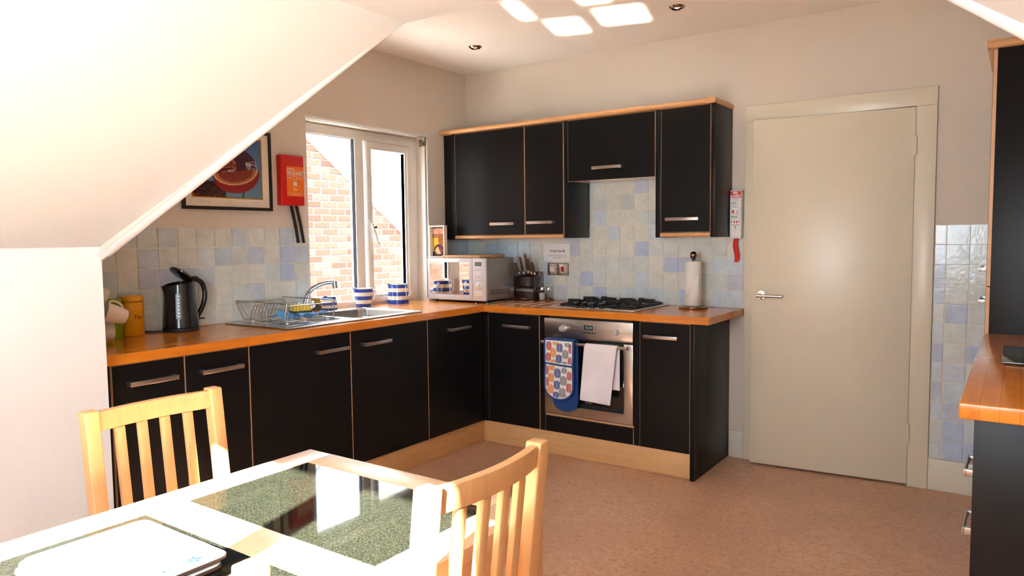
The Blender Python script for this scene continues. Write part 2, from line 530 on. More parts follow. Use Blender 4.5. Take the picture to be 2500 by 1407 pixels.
TILEC = {'C': (0.56, 0.545, 0.50), 'D': (0.54, 0.515, 0.465), 'G': (0.51, 0.53, 0.515), 'H': (0.45, 0.475, 0.475), 'B': (0.48, 0.525, 0.57),
         'S': (0.44, 0.475, 0.515), 'P': (0.385, 0.435, 0.555), 'L': (0.44, 0.45, 0.525), 'E': (0.50, 0.51, 0.49)}
def tilemat(k, c):
    m, nt, bs = nodes('tile_glaze_' + k)
    tc = nt.nodes.new('ShaderNodeTexCoord'); oi = nt.nodes.new('ShaderNodeObjectInfo')
    ad = nt.nodes.new('ShaderNodeVectorMath'); ad.operation = 'ADD'
    mu = nt.nodes.new('ShaderNodeVectorMath'); mu.operation = 'SCALE'
    cx = nt.nodes.new('ShaderNodeCombineXYZ')
    for i in range(3): nt.links.new(oi.outputs['Random'], cx.inputs[i])
    nt.links.new(cx.outputs[0], mu.inputs[0]); mu.inputs['Scale'].default_value = 37.0
    nt.links.new(tc.outputs['Object'], ad.inputs[0]); nt.links.new(mu.outputs[0], ad.inputs[1])
    n = noise(nt, ad.outputs[0], 16, 4, .6, .4)
    nt.links.new(ramp(nt, n, [(.28, tuple(x*.87 for x in c)), (.72, tuple(min(1, x*1.07) for x in c))]), bs.inputs['Base Color'])
    bs.inputs['Roughness'].default_value = .16
    bump(nt, bs, noise(nt, ad.outputs[0], 22, 3, .6), .22, .006)
    return m
for k, c in TILEC.items():
    c = (c[0] * 1.28, c[1] * 1.34, c[2] * 1.37)
    MAT['tile' + k] = tilemat(k, c)

def brickmat(k, c):
    m, nt, bs = nodes('clay_brick_%d' % k)
    v = coords(nt)
    n = noise(nt, v, 30, 5, .7)
    nt.links.new(ramp(nt, n, [(.3, tuple(x*.75 for x in c)), (.7, tuple(x*1.15 for x in c))]), bs.inputs['Base Color'])
    bs.inputs['Roughness'].default_value = .95
    bs.inputs['Specular IOR Level'].default_value = .03
    bump(nt, bs, n, .25, .006)
    return m
BRICKM = [brickmat(i, c) for i, c in enumerate([(0.044, 0.0235, 0.0170), (0.049, 0.0275, 0.0205), (0.040, 0.0195, 0.0140), (0.055, 0.0345, 0.027), (0.048, 0.029, 0.0235)])]

def printmat(name, rough=.3):
    m, nt, bs = nodes(name)
    a = nt.nodes.new('ShaderNodeVertexColor'); a.layer_name = 'print'
    nt.links.new(a.outputs['Color'], bs.inputs['Base Color'])
    bs.inputs['Roughness'].default_value = rough
    return m
MAT['print'] = printmat('printed_sheet', .25)

def sheet(name, parent, origin, ux, uz, w, h, nx, ny, fn):
    # flat printed sheet: colour per cell comes from fn(u, v), both 0..1
    o0 = Vector(origin); ux = Vector(ux); uz = Vector(uz)
    b = B().grid(lambda i, j: o0 + ux * (i * w) + uz * (j * h), nx, ny)
    o = obj(name, b, MAT['print'], parent, recalc=False)
    me = o.data
    at = me.color_attributes.new('print', 'FLOAT_COLOR', 'CORNER')
    for p in me.polygons:
        j, i = divmod(p.index, nx)
        c = fn((i + .5) / nx, (j + .5) / ny)
        for li in p.loop_indices:
            at.data[li].color = (c[0], c[1], c[2], 1)
    return o

# ------------------------------------------------------------------ the room shell
ZC = 2.56            # kitchen ceiling
XR = 3.93            # right wall
YREAR = -4.75        # wall behind the camera, with the dining window
KX, KZ = 0.67, 1.335   # knee wall and the start of the left slope
S = Vector((0.67, -3.00, 1.275)); E_ = Vector((1.593, -2.343, 2.13))
E2 = Vector((2.96, -2.343, 2.13)); S2 = Vector((3.88, -3.00, 1.275))
WT = 0.16

struct('floor', B().box(-.15, 4.1, YREAR - .1, .15, -.05, 0), MAT['lino'])
struct('ceiling', B().box(-.15, 4.1, -3.1, .15, ZC, ZC + .05), MAT['ceilpaint'])

# back wall, door opening 2.155..2.985, to z 2.012
wb = struct('wall_back', B().box(-.15, 2.15, 0, .12, 0, ZC).box(2.985, 4.1, 0, .12, 0, ZC).box(2.15, 2.985, 0, .12, 2.012, ZC)
            .box(2.1, 3.05, .12, .14, 0, 2.1), MAT['paint'])
# left wall with the window opening
WY0, WY1, WZ0, WZ1 = -1.50, -.452, .87, 2.055
wl = struct('wall_left', B().box(-WT, 0, -3.1, WY0, 0, ZC).box(-WT, 0, WY1, .12, 0, ZC).box(-WT, 0, WY0, WY1, 0, WZ0)
            .box(-WT, 0, WY0, WY1, WZ1, ZC), MAT['paint'])
struct('wall_right', B().box(XR, XR + .1, -3.1, .12, 0, ZC), MAT['paint'])
# knee walls of the attic end with their returns
struct('wall_knee_left', B().box(-.1, KX, -3.06, -3.0, 0, ZC).box(KX - .06, KX, YREAR, -3.06, 0, KZ + .01), MAT['kneepaint'])
struct('wall_knee_right', B().box(S2.x, 4.1, -3.06, -3.0, 0, ZC).box(S2.x, S2.x + .06, YREAR, -3.06, 0, KZ + .01), MAT['plaster'])
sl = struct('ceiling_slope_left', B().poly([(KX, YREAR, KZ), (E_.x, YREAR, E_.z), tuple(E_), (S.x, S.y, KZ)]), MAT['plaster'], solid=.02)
obj('edge_bead', B().tube([(KX - .01, S.y, KZ - .035)] + [S.lerp(E_, t) + Vector((0, 0, .014)) for t in (.02, .25, .5, .75, 1)], .017, 10), MAT['plaster'], sl, smooth=60)
jx = 1.119
obj('plaster_joint', B().box(jx - .0015, jx + .0015, -4.2, -3.02, KZ + .864 * (jx - KX) - .0115, KZ + .864 * (jx - KX) - .0085), MAT['skirting'], sl)
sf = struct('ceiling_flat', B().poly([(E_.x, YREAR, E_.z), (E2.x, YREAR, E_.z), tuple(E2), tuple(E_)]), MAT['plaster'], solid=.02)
obj('edge_bead', B().tube([tuple(E_ + Vector((0,0,.008))), tuple(E2 + Vector((0,0,.008)))], .013, 10), MAT['plaster'], sf, smooth=60)
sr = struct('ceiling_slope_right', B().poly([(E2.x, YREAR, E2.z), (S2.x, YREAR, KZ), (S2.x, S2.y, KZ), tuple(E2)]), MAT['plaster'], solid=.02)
obj('edge_bead', B().tube([S2.lerp(E2, t) + Vector((0, 0, .014)) for t in (0, .5, 1)], .017, 10), MAT['plaster'], sr, smooth=60)
# cheeks from the slope edges up to the kitchen ceiling
def up(p, z=ZC + .02): return (p.x, p.y, z)
struct('wall_cheek', B().poly([tuple(S), tuple(E_), up(E_), up(S)]).poly([tuple(E_), tuple(E2), up(E2), up(E_)])
       .poly([tuple(E2), tuple(S2), up(S2), up(E2)]), MAT['paint'], solid=.02)
# the wall behind the camera, its window opening and frame
RX0, RX1, RZ0, RZ1 = 1.99, 3.10, .95, 1.955
struct('wall_rear', B().box(.5, RX0, YREAR - .1, YREAR, 0, 2.3).box(RX1, 4.1, YREAR - .1, YREAR, 0, 2.3).box(RX0, RX1, YREAR - .1, YREAR, 0, RZ0).box(RX0, RX1, YREAR - .1, YREAR, RZ1, 2.3), MAT['paint'])
w2 = sroot('window_2', (2.54, YREAR, RZ0))
xz = lambda u, v, d: (u, d, v)
obj('window_frame', B().ring(RX0, RX1, RZ0, RZ1, .045, xz, YREAR - .07, YREAR - .02), MAT['upvc'], w2)
obj('mullion', B().box(2.555, 2.635, YREAR - .07, YREAR - .02, RZ0 + .04, RZ1 - .04), MAT['upvc'], w2)
obj('pane', B().box(RX0 + .04, RX1 - .04, YREAR - .05, YREAR - .046, RZ0 + .04, RZ1 - .04), MAT['pane'], w2)

# ------------------------------------------------------------------ kitchen window
FX0, FX1 = -.155, -.095      # depth of the fixed frame
w1 = sroot('window_1', (-.1, -.976, WZ0))
yz = lambda u, v, d: (d, u, v)
obj('window_frame', B().ring(WY0 + .002, WY1 - .002, .885, WZ1 - .002, .062, yz, FX0, FX1), MAT['upvc'], w1, bevel=.004)
obj('mullion', B().box(FX0 + .004, FX1 - .001, -1.035, -.962, .94, 1.998), MAT['upvc'], w1, bevel=.004)
obj('bottom_rail', B().box(FX0, FX1 - .002, WY0 + .06, -1.03, .913, .934), MAT['upvc'], w1)
sash = obj('sash', B().ring(-.942, -.527, .926, 1.988, .033, yz, FX0 + .01, FX1 + .012), MAT['upvc'], w1, bevel=.005)
obj('sash_bead', B().ring(-.914, -.556, .954, 1.960, .022, yz, FX0 + .01, FX1 + .004), MAT['upvc'], sash, bevel=.004)
g1 = obj('pane', B().box(-.130, -.126, WY0 + .06, -1.03, .93, 1.998), MAT['pane'], w1)
obj('gasket', B().ring(WY0 + .06, -1.031, .929, 1.9985, .009, yz, -.127, FX1 - .008), MAT['gasket'], g1)
g2 = obj('pane', B().box(-.130, -.126, -.90, -.57, .968, 1.945), MAT['pane'], w1)
obj('gasket', B().ring(-.899, -.571, .967, 1.946, .007, yz, -.127, FX1 - .004), MAT['gasket'], g2)
h = obj('window_handle', B().box(FX1 + .012, FX1 + .022, -.935, -.912, 1.40, 1.47), MAT['upvc'], w1, bevel=.003)
obj('lever', B().hexa([(FX1+.022,-.93,1.425),(FX1+.036,-.93,1.425),(FX1+.036,-.912,1.425),(FX1+.022,-.912,1.425)],
                      [(FX1+.022,-.93,1.452),(FX1+.036,-.93,1.452),(FX1+.036,-.912,1.452),(FX1+.022,-.912,1.452)])
    .hexa([(FX1+.030,-.876,1.305),(FX1+.038,-.876,1.305),(FX1+.038,-.866,1.305),(FX1+.030,-.866,1.305)],
          [(FX1+.026,-.928,1.432),(FX1+.038,-.928,1.432),(FX1+.038,-.912,1.432),(FX1+.026,-.912,1.432)]), MAT['upvc'], h, bevel=.003)
obj('lock_button', B().cyl((FX1+.036,-.905,1.425), (FX1+.046,-.905,1.425), .008, n=12), MAT['gasket'], h)
obj('architrave', B().box(-.02, .008, WY0 - .012, WY1 + .012, WZ1, WZ1 + .018).box(-.02, .006, WY1, WY1 + .012, .92, WZ1), MAT['upvc'], w1, bevel=.003)
br = obj('curtain_bracket', B().box(-.030, .004, WY1 - .045, WY1 - .041, 1.985, 2.035).box(-.028, -.002, WY1 - .041, WY1 - .004, 1.995, 2.022), MAT['brass'], None, bevel=.002)
tag(br, 'small tarnished brass curtain bracket in the top corner of the window', 'bracket')

# ------------------------------------------------------------------ tiles
def tile_mesh(w, h, t=.009):
    b = B().box(-w/2, w/2, -t, 0, -h/2, h/2)
    bm = bmesh.new()
    vs = [bm.verts.new(p) for p in b.v]
    for f in b.f: bm.faces.new([vs[i] for i in f])
    bmesh.ops.recalc_face_normals(bm, faces=bm.faces)
    ed = [e for e in bm.edges if all(v.co.y < -t * .5 for v in e.verts)]
    bmesh.ops.bevel(bm, geom=ed, offset=.0035, segments=2, affect='EDGES')
    me = bpy.data.meshes.new('tile'); bm.to_mesh(me); bm.free()
    me.polygons.foreach_set('use_smooth', [True] * len(me.polygons))
    me.set_sharp_from_angle(angle=math.radians(50))
    me.materials.append(MAT['tileC'])
    return me
TM = {}
def tile(parent, M, w, h, k):
    key = (round(w, 4), round(h, 4))
    if key not in TM: TM[key] = tile_mesh(w, h)
    jit = Matrix.Rotation(random.uniform(-.011, .011), 4, 'X') @ Matrix.Rotation(random.uniform(-.011, .011), 4, 'Z') @ Matrix.Rotation(random.uniform(-.004, .004), 4, 'Y')
    return shared('tile', TM[key], MAT['tile' + k], parent, M @ jit)

PT = .1012; GAP = .0040
def pick(special, key, pool):
    return special.get(key) or random.choice(pool)
# back wall: columns from X = .673
spec = {(2,3):'L',(7,3):'P',(9,2):'P',(3,1):'P',(0,1):'S',(0,2):'B',(4,0):'P',(1,0):'B',(6,0):'B',(7,0):'B',(8,0):'B',(13,1):'L',(13,0):'B',(12,0):'B',(10,0):'P',
        (5,4):'B',(4,5):'B',(7,5):'G',(8,5):'H',(6,6):'H',(4,6):'G',(7,7):'L',(3,7):'B',(5,7):'C',(6,7):'D',(5,6):'D',(7,6):'C',(5,5):'C',(6,5):'C',(4,4):'C',(6,4):'C',
        (6,3):'C',(5,3):'C',(4,3):'C',(3,3):'C',(8,3):'G',(3,4):'G',(10,2):'L',(-2,3):'B',(-3,3):'S',(-4,3):'S',(-5,3):'B',(-1,3):'G',(1,3):'C',(0,3):'C',(-2,4):'B',(-3,4):'G',(2,2):'C',(2,1):'G'}
backing = B().box(.003, 2.094, -.0045, 0, .912, 1.417).box(1.056, 1.656, -.0045, 0, 1.417, 1.725)
obj('tile_grout', backing, MAT['grout'], wb)
for r in range(8):
    z0 = .912 + r * PT
    z1 = z0 + PT
    for c in range(-7, 14):
        x0 = .673 + c * .1015; x1 = x0 + .1015
        lo, hi = (.004, 2.0935) if r < 5 else (1.056, 1.656)
        a, b_ = max(x0, lo), min(x1, hi)
        zz1 = min(z1, 1.724)
        if b_ - a < .012 or zz1 - z0 < .012: continue
        k = pick(spec, (c, r), 'CCGGEBC' if r < 5 else 'CGDEC')
        w, hh = b_ - a - GAP, zz1 - z0 - GAP
        tile(wb, Matrix.Translation(((a + b_) / 2, -.0005, (z0 + zz1) / 2)), w, hh, k)
# right of the door
spec = {(0,11):'C',(0,10):'L',(0,9):'P',(0,8):'P',(0,7):'G',(0,6):'B',(0,5):'P',(0,4):'B',(0,3):'L',(0,2):'B',(1,11):'H',(1,10):'H',(1,9):'G',(1,8):'G',(1,7):'P',(1,6):'G',(1,5):'G',
        (1,4):'B',(1,3):'B',(1,2):'L',(1,1):'P',(1,0):'P',(2,5):'P',(2,0):'P',(0,1):'E',(0,0):'E'}
obj('tile_grout', B().box(3.072, XR, -.0045, 0, .168, 1.387), MAT['grout'], wb)
for r in range(12):
    z0 = .169 + r * .1015
    for c in range(0, 5):
        x0 = 3.0225 + c * .1017; x1 = x0 + .1017
        a = max(x0, 3.073)
        k = pick(spec, (c, r), 'CGEBG')
        tile(wb, Matrix.Translation(((a + x1) / 2, -.0005, z0 + .0507)), x1 - a - GAP, .1015 - GAP, k)
# left wall: columns from Y = -2.626
spec = {(2,4):'S',(6,4):'S',(9,4):'S',(1,3):'L',(5,3):'S',(7,3):'L',(9,3):'P',(10,3):'S',(3,2):'S',(2,2):'L',(1,2):'L',(-1,2):'H',(9,2):'P',(7,1):'S',(4,2):'S',(6,1):'G',(0,3):'D',(0,2):'D',(8,2):'G',(10,1):'G',(8,0):'G'}
obj('tile_grout', B().box(0, .0045, -3.0, WY0 - .002, .912, 1.413), MAT['grout'], wl)
RZ90 = Matrix.Rotation(PI / 2, 4, 'Z')
for r in range(5):
    z0 = .912 + r * .1003
    for c in range(-4, 12):
        y0 = -2.626 + c * .1012; y1 = y0 + .1012
        a, b_ = max(y0, -2.998), min(y1, WY0 - .003)
        if b_ - a < .012: continue
        k = pick(spec, (c, r), 'CDDEGCDC')
        tile(wl, Matrix.Translation((.0005, (a + b_) / 2, z0 + .05015)) @ RZ90, b_ - a - GAP, .1003 - GAP, k)
# the strip of left wall between window and corner
obj('tile_grout', B().box(0, .0045, WY1 + .02, -.003, .912, 1.413), MAT['grout'], wl)
for r in range(5):
    for c in range(4):
        y0 = WY1 + .02 + c * .1065
        tile(wl, Matrix.Translation((.0005, y0 + .053, .912 + r * .1003 + .05015)) @ RZ90, .1065 - GAP, .1003 - GAP, random.choice('CGEBS'))

# ------------------------------------------------------------------ door, frame, skirting
t1 = sroot('trim_1', (2.58, 0, 0))
obj('architrave', B().box(2.097, 2.158, -.018, 0, 0, 2.0).box(2.975, 3.068, -.018, 0, 0, 2.0).box(2.097, 3.068, -.018, 0, 2.0, 2.093), MAT['doorpaint'], t1, bevel=.003)
obj('jamb', B().box(2.150, 2.162, -.012, .12, 0, 2.012).box(2.972, 2.985, -.012, .12, 0, 2.012).box(2.150, 2.985, -.012, .12, 2.002, 2.012), MAT['doorpaint'], t1)
hx, hy = 2.974, -.020
ang = math.radians(5.2)
d1 = sroot('door_1', (hx, hy, 0), PI + ang)     # local +x runs from hinge to latch, local +y faces the kitchen
LW = .812
obj('door_leaf', B().box(.002, LW, -.036, 0, .012, 1.996), MAT['doorpaint'], d1, bevel=.002, local=True)
hd = obj('door_handle', B().cyl((LW - .055, 0, 1.0), (LW - .055, .010, 1.0), .0265, n=28), MAT['chrome'], d1, bevel=.0015, local=True)
obj('lever', B().cyl((LW - .055, .008, 1.0), (LW - .055, .050, 1.0), .009, n=16).cyl((LW - .035, .050, 1.0), (LW - .175, .050, .998), .0095, n=18), MAT['steel'], hd, smooth=40, local=True)
for hz in (1.80, .285):
    hg = obj('hinge', B().cyl((.000, .004, hz - .05), (.000, .004, hz + .05), .0065, n=12).box(.0, .012, -.004, .0025, hz - .05, hz + .05), MAT['doorpaint'], d1, local=True, smooth=40)
struct('baseboard_left', B().box(2.012, 2.096, -.014, 0, 0, .165), MAT['skirting'], bevel=.003)
struct('baseboard_right', B().box(3.069, XR, -.014, 0, 0, .166), MAT['skirting'], bevel=.003)

# ------------------------------------------------------------------ the neighbour's brick gable outside
gb = thing('exterior_gable', 'sunlit red brick gable with white bargeboard outside the kitchen window', 'building', (-2.8, 1.0, -3))
GX = -2.8
def verge(y): return 2.184 - .707 * (y - 1.15)
obj('gable_wall', B().prism([(-6.5, -3), (5, -3), (5, verge(5)), (-2.5, verge(-2.5)), (-6.5, verge(-2.5) - .707 * 4)], lambda u, v, d: (d, u, v), GX - .25, GX - .0035), MAT['mortar'], gb)
obj('bargeboard', B().prism([(-2.5, verge(-2.5)), (5, verge(5)), (5, verge(5) + .165), (-2.5, verge(-2.5) + .165)], lambda u, v, d: (d, u, v), GX - .05, GX + .06), MAT['barge'], gb)
obj('verge_moulding', B().prism([(-2.5, verge(-2.5) - .018), (5, verge(5) - .018), (5, verge(5)), (-2.5, verge(-2.5))], lambda u, v, d: (d, u, v), GX - .05, GX + .045), MAT['slate'], gb)
obj('roof_edge', B().prism([(-2.5, verge(-2.5) + .165), (5, verge(5) + .165), (5, verge(5) + .195), (-2.5, verge(-2.5) + .195)], lambda u, v, d: (d, u, v), GX - 3, GX + .09), MAT['slate'], gb)
def brick_mesh(w):
    b = B().box(-.02, 0, -w/2, w/2, -.0325, .0325)
    bm = bmesh.new(); vs = [bm.verts.new(p) for p in b.v]
    for f in b.f: bm.faces.new([vs[i] for i in f])
    bmesh.ops.recalc_face_normals(bm, faces=bm.faces)
    bmesh.ops.bevel(bm, geom=[e for e in bm.edges if all(v.co.x > -.01 for v in e.verts)], offset=.004, segments=1, affect='EDGES')
    me = bpy.data.meshes.new('brick'); bm.to_mesh(me); bm.free(); me.materials.append(BRICKM[0]); return me
BM = {}
rest = [B() for _ in BRICKM]
nb = 0
for r in range(-2, 68):
    z = .02 + r * .0745
    for c in range(-30, 22):
        y = c * .2255 + (.11 if r % 2 else 0) + .3
        wide = .2145
        if z + .02 > verge(y - .107) or y < -6.4: continue
        k = random.choice([0, 0, 1, 1, 2, 3, 4])
        if .62 < y < 2.45 and .55 < z < 2.75 and nb < 300:
            key = round(wide, 3)
            if key not in BM: BM[key] = brick_mesh(wide)
            shared('brick', BM[key], BRICKM[k], gb, Matrix.Translation((GX + random.uniform(-.001, .001), y, z)) @ Matrix.Rotation(random.uniform(-.01, .01), 4, 'X'))
            nb += 1
        else:
            rest[k].box(GX - .02, GX + random.uniform(-.003, .003), y - wide/2, y + wide/2, z - .0325, z + .0325)
for k, b in enumerate(rest):
    if b.v:
        o = obj('far_bricks', b, BRICKM[k], gb); o['kind'] = 'stuff'
og = struct('bounce_slab_outside', B().box(GX - .2, -.165, -12, 12, -.75, -.65).box(-.165, 10, -14, YREAR - .11, -.75, -.65), MAT['bounceslab'])  # unseen slab added outside to throw sunlight up through the windows onto the ceilings

# ------------------------------------------------------------------ kitchen cabinets
# Axis helpers: 'L' units stand on the left wall and face +X; 'K' units stand on the back wall and face -Y; 'R' face -X.
def fr(kind):
    if kind == 'L': return lambda u, v, d: (d, u, v)        # d grows out of the wall
    if kind == 'K': return lambda u, v, d: (u, -d, v)
    return lambda u, v, d: (XR - d, u, v)
def slab(b, f, u0, u1, v0, v1, d0, d1):
    return b.hexa([f(u0,v0,d0), f(u1,v0,d0), f(u1,v1,d0), f(u0,v1,d0)], [f(u0,v0,d1), f(u1,v0,d1), f(u1,v1,d1), f(u0,v1,d1)])

def bar_handle(parent, f, uc, v, d, L=.2, h=.019, out=.034):
    b = B()
    slab(b, f, uc - L/2, uc + L/2, v - h/2, v + h/2, d + out - .007, d + out)
    for s in (-1, 1):
        u0 = uc + s * (L/2 - .009)
        slab(b, f, u0 - .0088, u0 + .0088, v - h/2 + .0003, v + h/2 - .0003, d, d + out - .006)
    return obj('handle', b, MAT['handle'], parent, bevel=.001)

def front(root, f, name, u0, u1, v0, v1, d, hu=None, hv=.786, th=.018, edge=True, out=.034, hh=.019):
    g = .0018
    dr = obj(name, slab(B(), f, u0 + g + .0012, u1 - g - .0012, v0 + .0012, v1 - .0012, d - th, d), MAT['black'], root, bevel=.0008, seg=1)
    if edge:
        b = B().ring(u0 + g, u1 - g, v0, v1, .0022, f, d - th + .001, d - .0012)
        obj('edging', b, MAT['edge'], dr)
    if hu is not None:
        bar_handle(dr, f, hu, hv, d, out=out, h=hh)
    return dr

def carcass(root, f, u0, u1, v0, v1, depth, left_top=None, right_top=None, top=False, bottom=True):
    b = B()
    t = .016
    slab(b, f, u0 + .0006, u0 + t, v0, left_top or v1, .012, depth)
    slab(b, f, u1 - t, u1 - .0006, v0, right_top or v1, .012, depth)
    if bottom: slab(b, f, u0 + t, u1 - t, v0, v0 + t, .012, depth)
    if top: slab(b, f, u0 + t, u1 - t, v1 - t, v1, .012, depth)
    slab(b, f, u0 + t, u1 - t, v0 + t, v1 - (t if top else 0), .012, .02)
    return obj('carcass', b, MAT['carcass'], root)

fL, fK, fR = fr('L'), fr('K'), fr('R')
DL, DK = .575, .571           # front planes of the doors
DB, DT = .147, .864
CT = .8695
lw = [(-2.941, -2.641, -2.785, 'narrow black base cupboard at the knee wall end, below the canisters'),
      (-2.641, -2.331, -2.478, 'narrow black base cupboard below the kettle, second from the knee wall'),
      (-2.331, -1.721, -1.858, 'wide black base cupboard below the dish rack and draining board'),
      (-1.721, -1.119, -1.547, 'wide black base cupboard below the sink bowl and window'),
      (-1.119, -.603, -.838, 'black base cupboard in the inner corner on the window side')]
for i, (a, b_, hu, lab) in enumerate(lw):
    t = thing('base_cupboard', lab, 'cupboard', (.3, (a + b_) / 2, .15), group='black base cupboards')
    carcass(t, fL, a, b_, .151, CT - (.12 if i in (2, 3) else 0), .552, left_top=.74 if i == 3 else None, right_top=.74 if i == 2 else None)
    front(t, fL, 'door', a, b_, DB, DT, DL, hu)
    if i == 4:
        obj('corner_post', B().box(.552, DL, -.602, -.572, .147, .866).box(DL, .607, -DK, -.545, .147, .866), MAT['black'], t)
t = thing('base_cupboard', 'black base cupboard between the inner corner and the oven', 'cupboard', (.8, -.3, .15), group='black base cupboards')
carcass(t, fK, .610, 1.024, .151, CT, .545)
front(t, fK, 'door', .610, 1.008, DB, DT, DK, .845)
obj('filler_strip', B().box(1.010, 1.044, -DK + .004, -.547, .147, .868), MAT['black'], t)
t = thing('base_cupboard', 'black base cupboard with full height end panel right of the oven', 'cupboard', (1.83, -.3, .0), group='black base cupboards')
carcass(t, fK, 1.664, 1.984, .151, CT, .545)
front(t, fK, 'door', 1.683, 1.983, DB, DT, DK, 1.818)
obj('filler_strip', B().box(1.647, 1.681, -DK + .004, -.547, .147, .868), MAT['black'], t)
obj('end_panel', B().box(1.9855, 2.009, -.577, -.002, .001, CT), MAT['black'], t, bevel=.001)

oh = thing('oven_housing', 'black housing with a plain panel below the built-in oven', 'cupboard', (1.345, -.3, .15))
b = B()
slab(b, fK, 1.046, 1.645, .151, .167, .012, .545)
for u in (1.028, 1.647):
    slab(b, fK, u, u + .015, .151, CT, .012, .545)
obj('carcass', b, MAT['carcass'], oh)
front(oh, fK, 'lower_panel', 1.046, 1.646, DB, .247, DK)
obj('shelf_edge', B().box(1.046, 1.646, -.566, -.545, .249, .2565), MAT['edge'], oh)

for nm, b, m, lab in (('plinth', B().box(.532, .55, -2.998, -.54, .001, .146), MAT['plinthY'], 'long pale beech plinth under the window side cupboards'),
                      ('plinth', B().box(.551, 1.984, -.55, -.532, .001, .146), MAT['plinth'], 'pale beech plinth under the oven and its neighbours')):
    tag(obj(nm, b, m, None, bevel=.001), lab, 'plinth', 'beech plinths')

# ------------------------------------------------------------------ worktops
D = .5965
HX0, HX1, HY0, HY1 = .085, .500, -1.83, -1.165      # cut-out for the bowls
b = B()
b.box(.0055, D, -2.998, HY0, .87, .91); b.box(.0055, D, HY1, -.006, .87, .91)
b.box(.0055, HX0, HY0, HY1, .87, .91); b.box(HX1, D, HY0, HY1, .87, .91)
b.box(FX1 + .002, .0055, WY0 + .003, WY1 - .003, .872, .91)
wt = thing('worktop', 'orange oiled wood L-shaped worktop along the window and back walls', 'worktop', (.3, -.3, .87))
obj('window_run', b, MAT['topY'], wt)
b = B()
HBX0, HBX1, HBY0, HBY1 = 1.07, 1.605, -.50, -.06
b.box(D, HBX0, -D, -.0115, .87, .91).box(HBX1, 2.094, -D, -.0115, .87, .91).box(HBX0, HBX1, -D, HBY0, .87, .91).box(HBX0, HBX1, HBY1, -.0115, .87, .91)
obj('hob_run', b, MAT['topX'], wt)
b = B().box(3.315, XR - .002, -2.172, -.608, .87, .912)
tag(obj('worktop', b, MAT['topY'], None, bevel=.004, seg=3), 'short orange block wood worktop on the drawer unit at the right edge', 'worktop')

# trivet rods let into the worktop
tv = thing('worktop_trivet', 'row of steel heat rods set into the worktop left of the hob', 'trivet', (.7, -.38, .91))
for k, x in enumerate((.478, .567, .656, .745, .834, .923)):
    obj('rod', B().cyl((x, -.525, .9139), (x, -.232, .9139), .0035, n=10), MAT['chrome'], tv, smooth=40)

# ------------------------------------------------------------------ wall cabinets
WD = .300; WB, WTOP = 1.342, 2.084
def wallbox(root, u0, u1, v0, v1):
    b = B(); slab(b, fK, u0 + .0005, u1 - .0005, v0, v1, .0125, WD - .0185)
    return obj('carcass', b, MAT['carcass'], root)
t = thing('wall_cupboard', 'widest black wall cupboard, left end above the microwave', 'cupboard', (.43, -.15, 1.342), group='black wall cupboards')
wallbox(t, .130, .7255, 1.365, WTOP)
front(t, fK, 'door', .130, .7255, 1.365, 2.078, WD, .556, 1.441)
obj('filler_panel', B().box(.0055, .1285, -.268, -.0125, 1.337, 2.083), MAT['black'], t)
obj('filler_post', B().box(.108, .1285, -.298, -.2685, 1.337, 2.083), MAT['black'], t)
t = thing('wall_cupboard', 'narrow black wall cupboard immediately left of the hood flap', 'cupboard', (.88, -.15, 1.342), group='black wall cupboards')
wallbox(t, .7265, 1.026, 1.365, WTOP)
front(t, fK, 'door', .7265, 1.0255, 1.365, 2.078, WD, .857, 1.444)
obj('end_panel', B().box(1.0285, 1.0555, -.297, -.0125, 1.340, 2.083), MAT['black'], t, bevel=.001)
t = thing('cooker_hood', 'black flap fronted cooker hood above the gas hob', 'hood', (1.357, -.15, 1.69))
wallbox(t, 1.0565, 1.656, 1.735, WTOP)
front(t, fK, 'flap', 1.0575, 1.6555, 1.697, 2.080, WD, 1.347, 1.771)
obj('hood_underside', B().box(1.0575, 1.6555, -.281, -.0125, 1.702, 1.7345), MAT['potwhite'], t)
t = thing('wall_cupboard', 'black wall cupboard with end panel right of the hood flap', 'cupboard', (1.84, -.15, 1.337), group='black wall cupboards')
wallbox(t, 1.690, 1.994, 1.367, WTOP)
front(t, fK, 'door', 1.6905, 1.9915, 1.367, 2.082, WD, 1.831, 1.443)
obj('side_panel', B().box(1.657, 1.6885, -.297, -.0125, 1.337, 2.083), MAT['black'], t, bevel=.001)
obj('end_panel', B().box(1.9945, 2.017, -.301, -.0125, 1.337, 2.084), MAT['black'], t, bevel=.001)

co = thing('cornice', 'rounded orange beech cornice along the top of the wall cupboards', 'cornice', (1.0, -.3, 2.085))
def halfround(b, p0, p1, out, h, dep, n=6):
    # bar with a rounded nose pointing along `out`
    p0, p1, out = Vector(p0), Vector(p1), Vector(out)
    prof = [(0, 0)] + [(dep - h/2 + (h/2) * math.cos(a), h/2 + (h/2) * math.sin(a)) for a in [(-PI/2 + PI*k/n) for k in range(n + 1)]] + [(0, h)]
    m = len(prof)
    vs = [p + out * d + Vector((0, 0, z)) for p in (p0, p1) for d, z in prof]
    b.add(vs, [tuple(range(m)), tuple(range(m, 2*m))[::-1]] + [(i, m+i, m+(i+1) % m, (i+1) % m) for i in range(m)])
    return b
b = halfround(B(), (.002, -.26, 2.085), (1.99, -.26, 2.085), (0, -1, 0), .032, .056)
obj('front_run', b, MAT['beech'], co, smooth=50)
b = halfround(B(), (1.966, -.001, 2.085), (1.966, -.3162, 2.085), (1, 0, 0), .032, .057)
obj('side_return', b, MAT['beechY'], co, smooth=50)
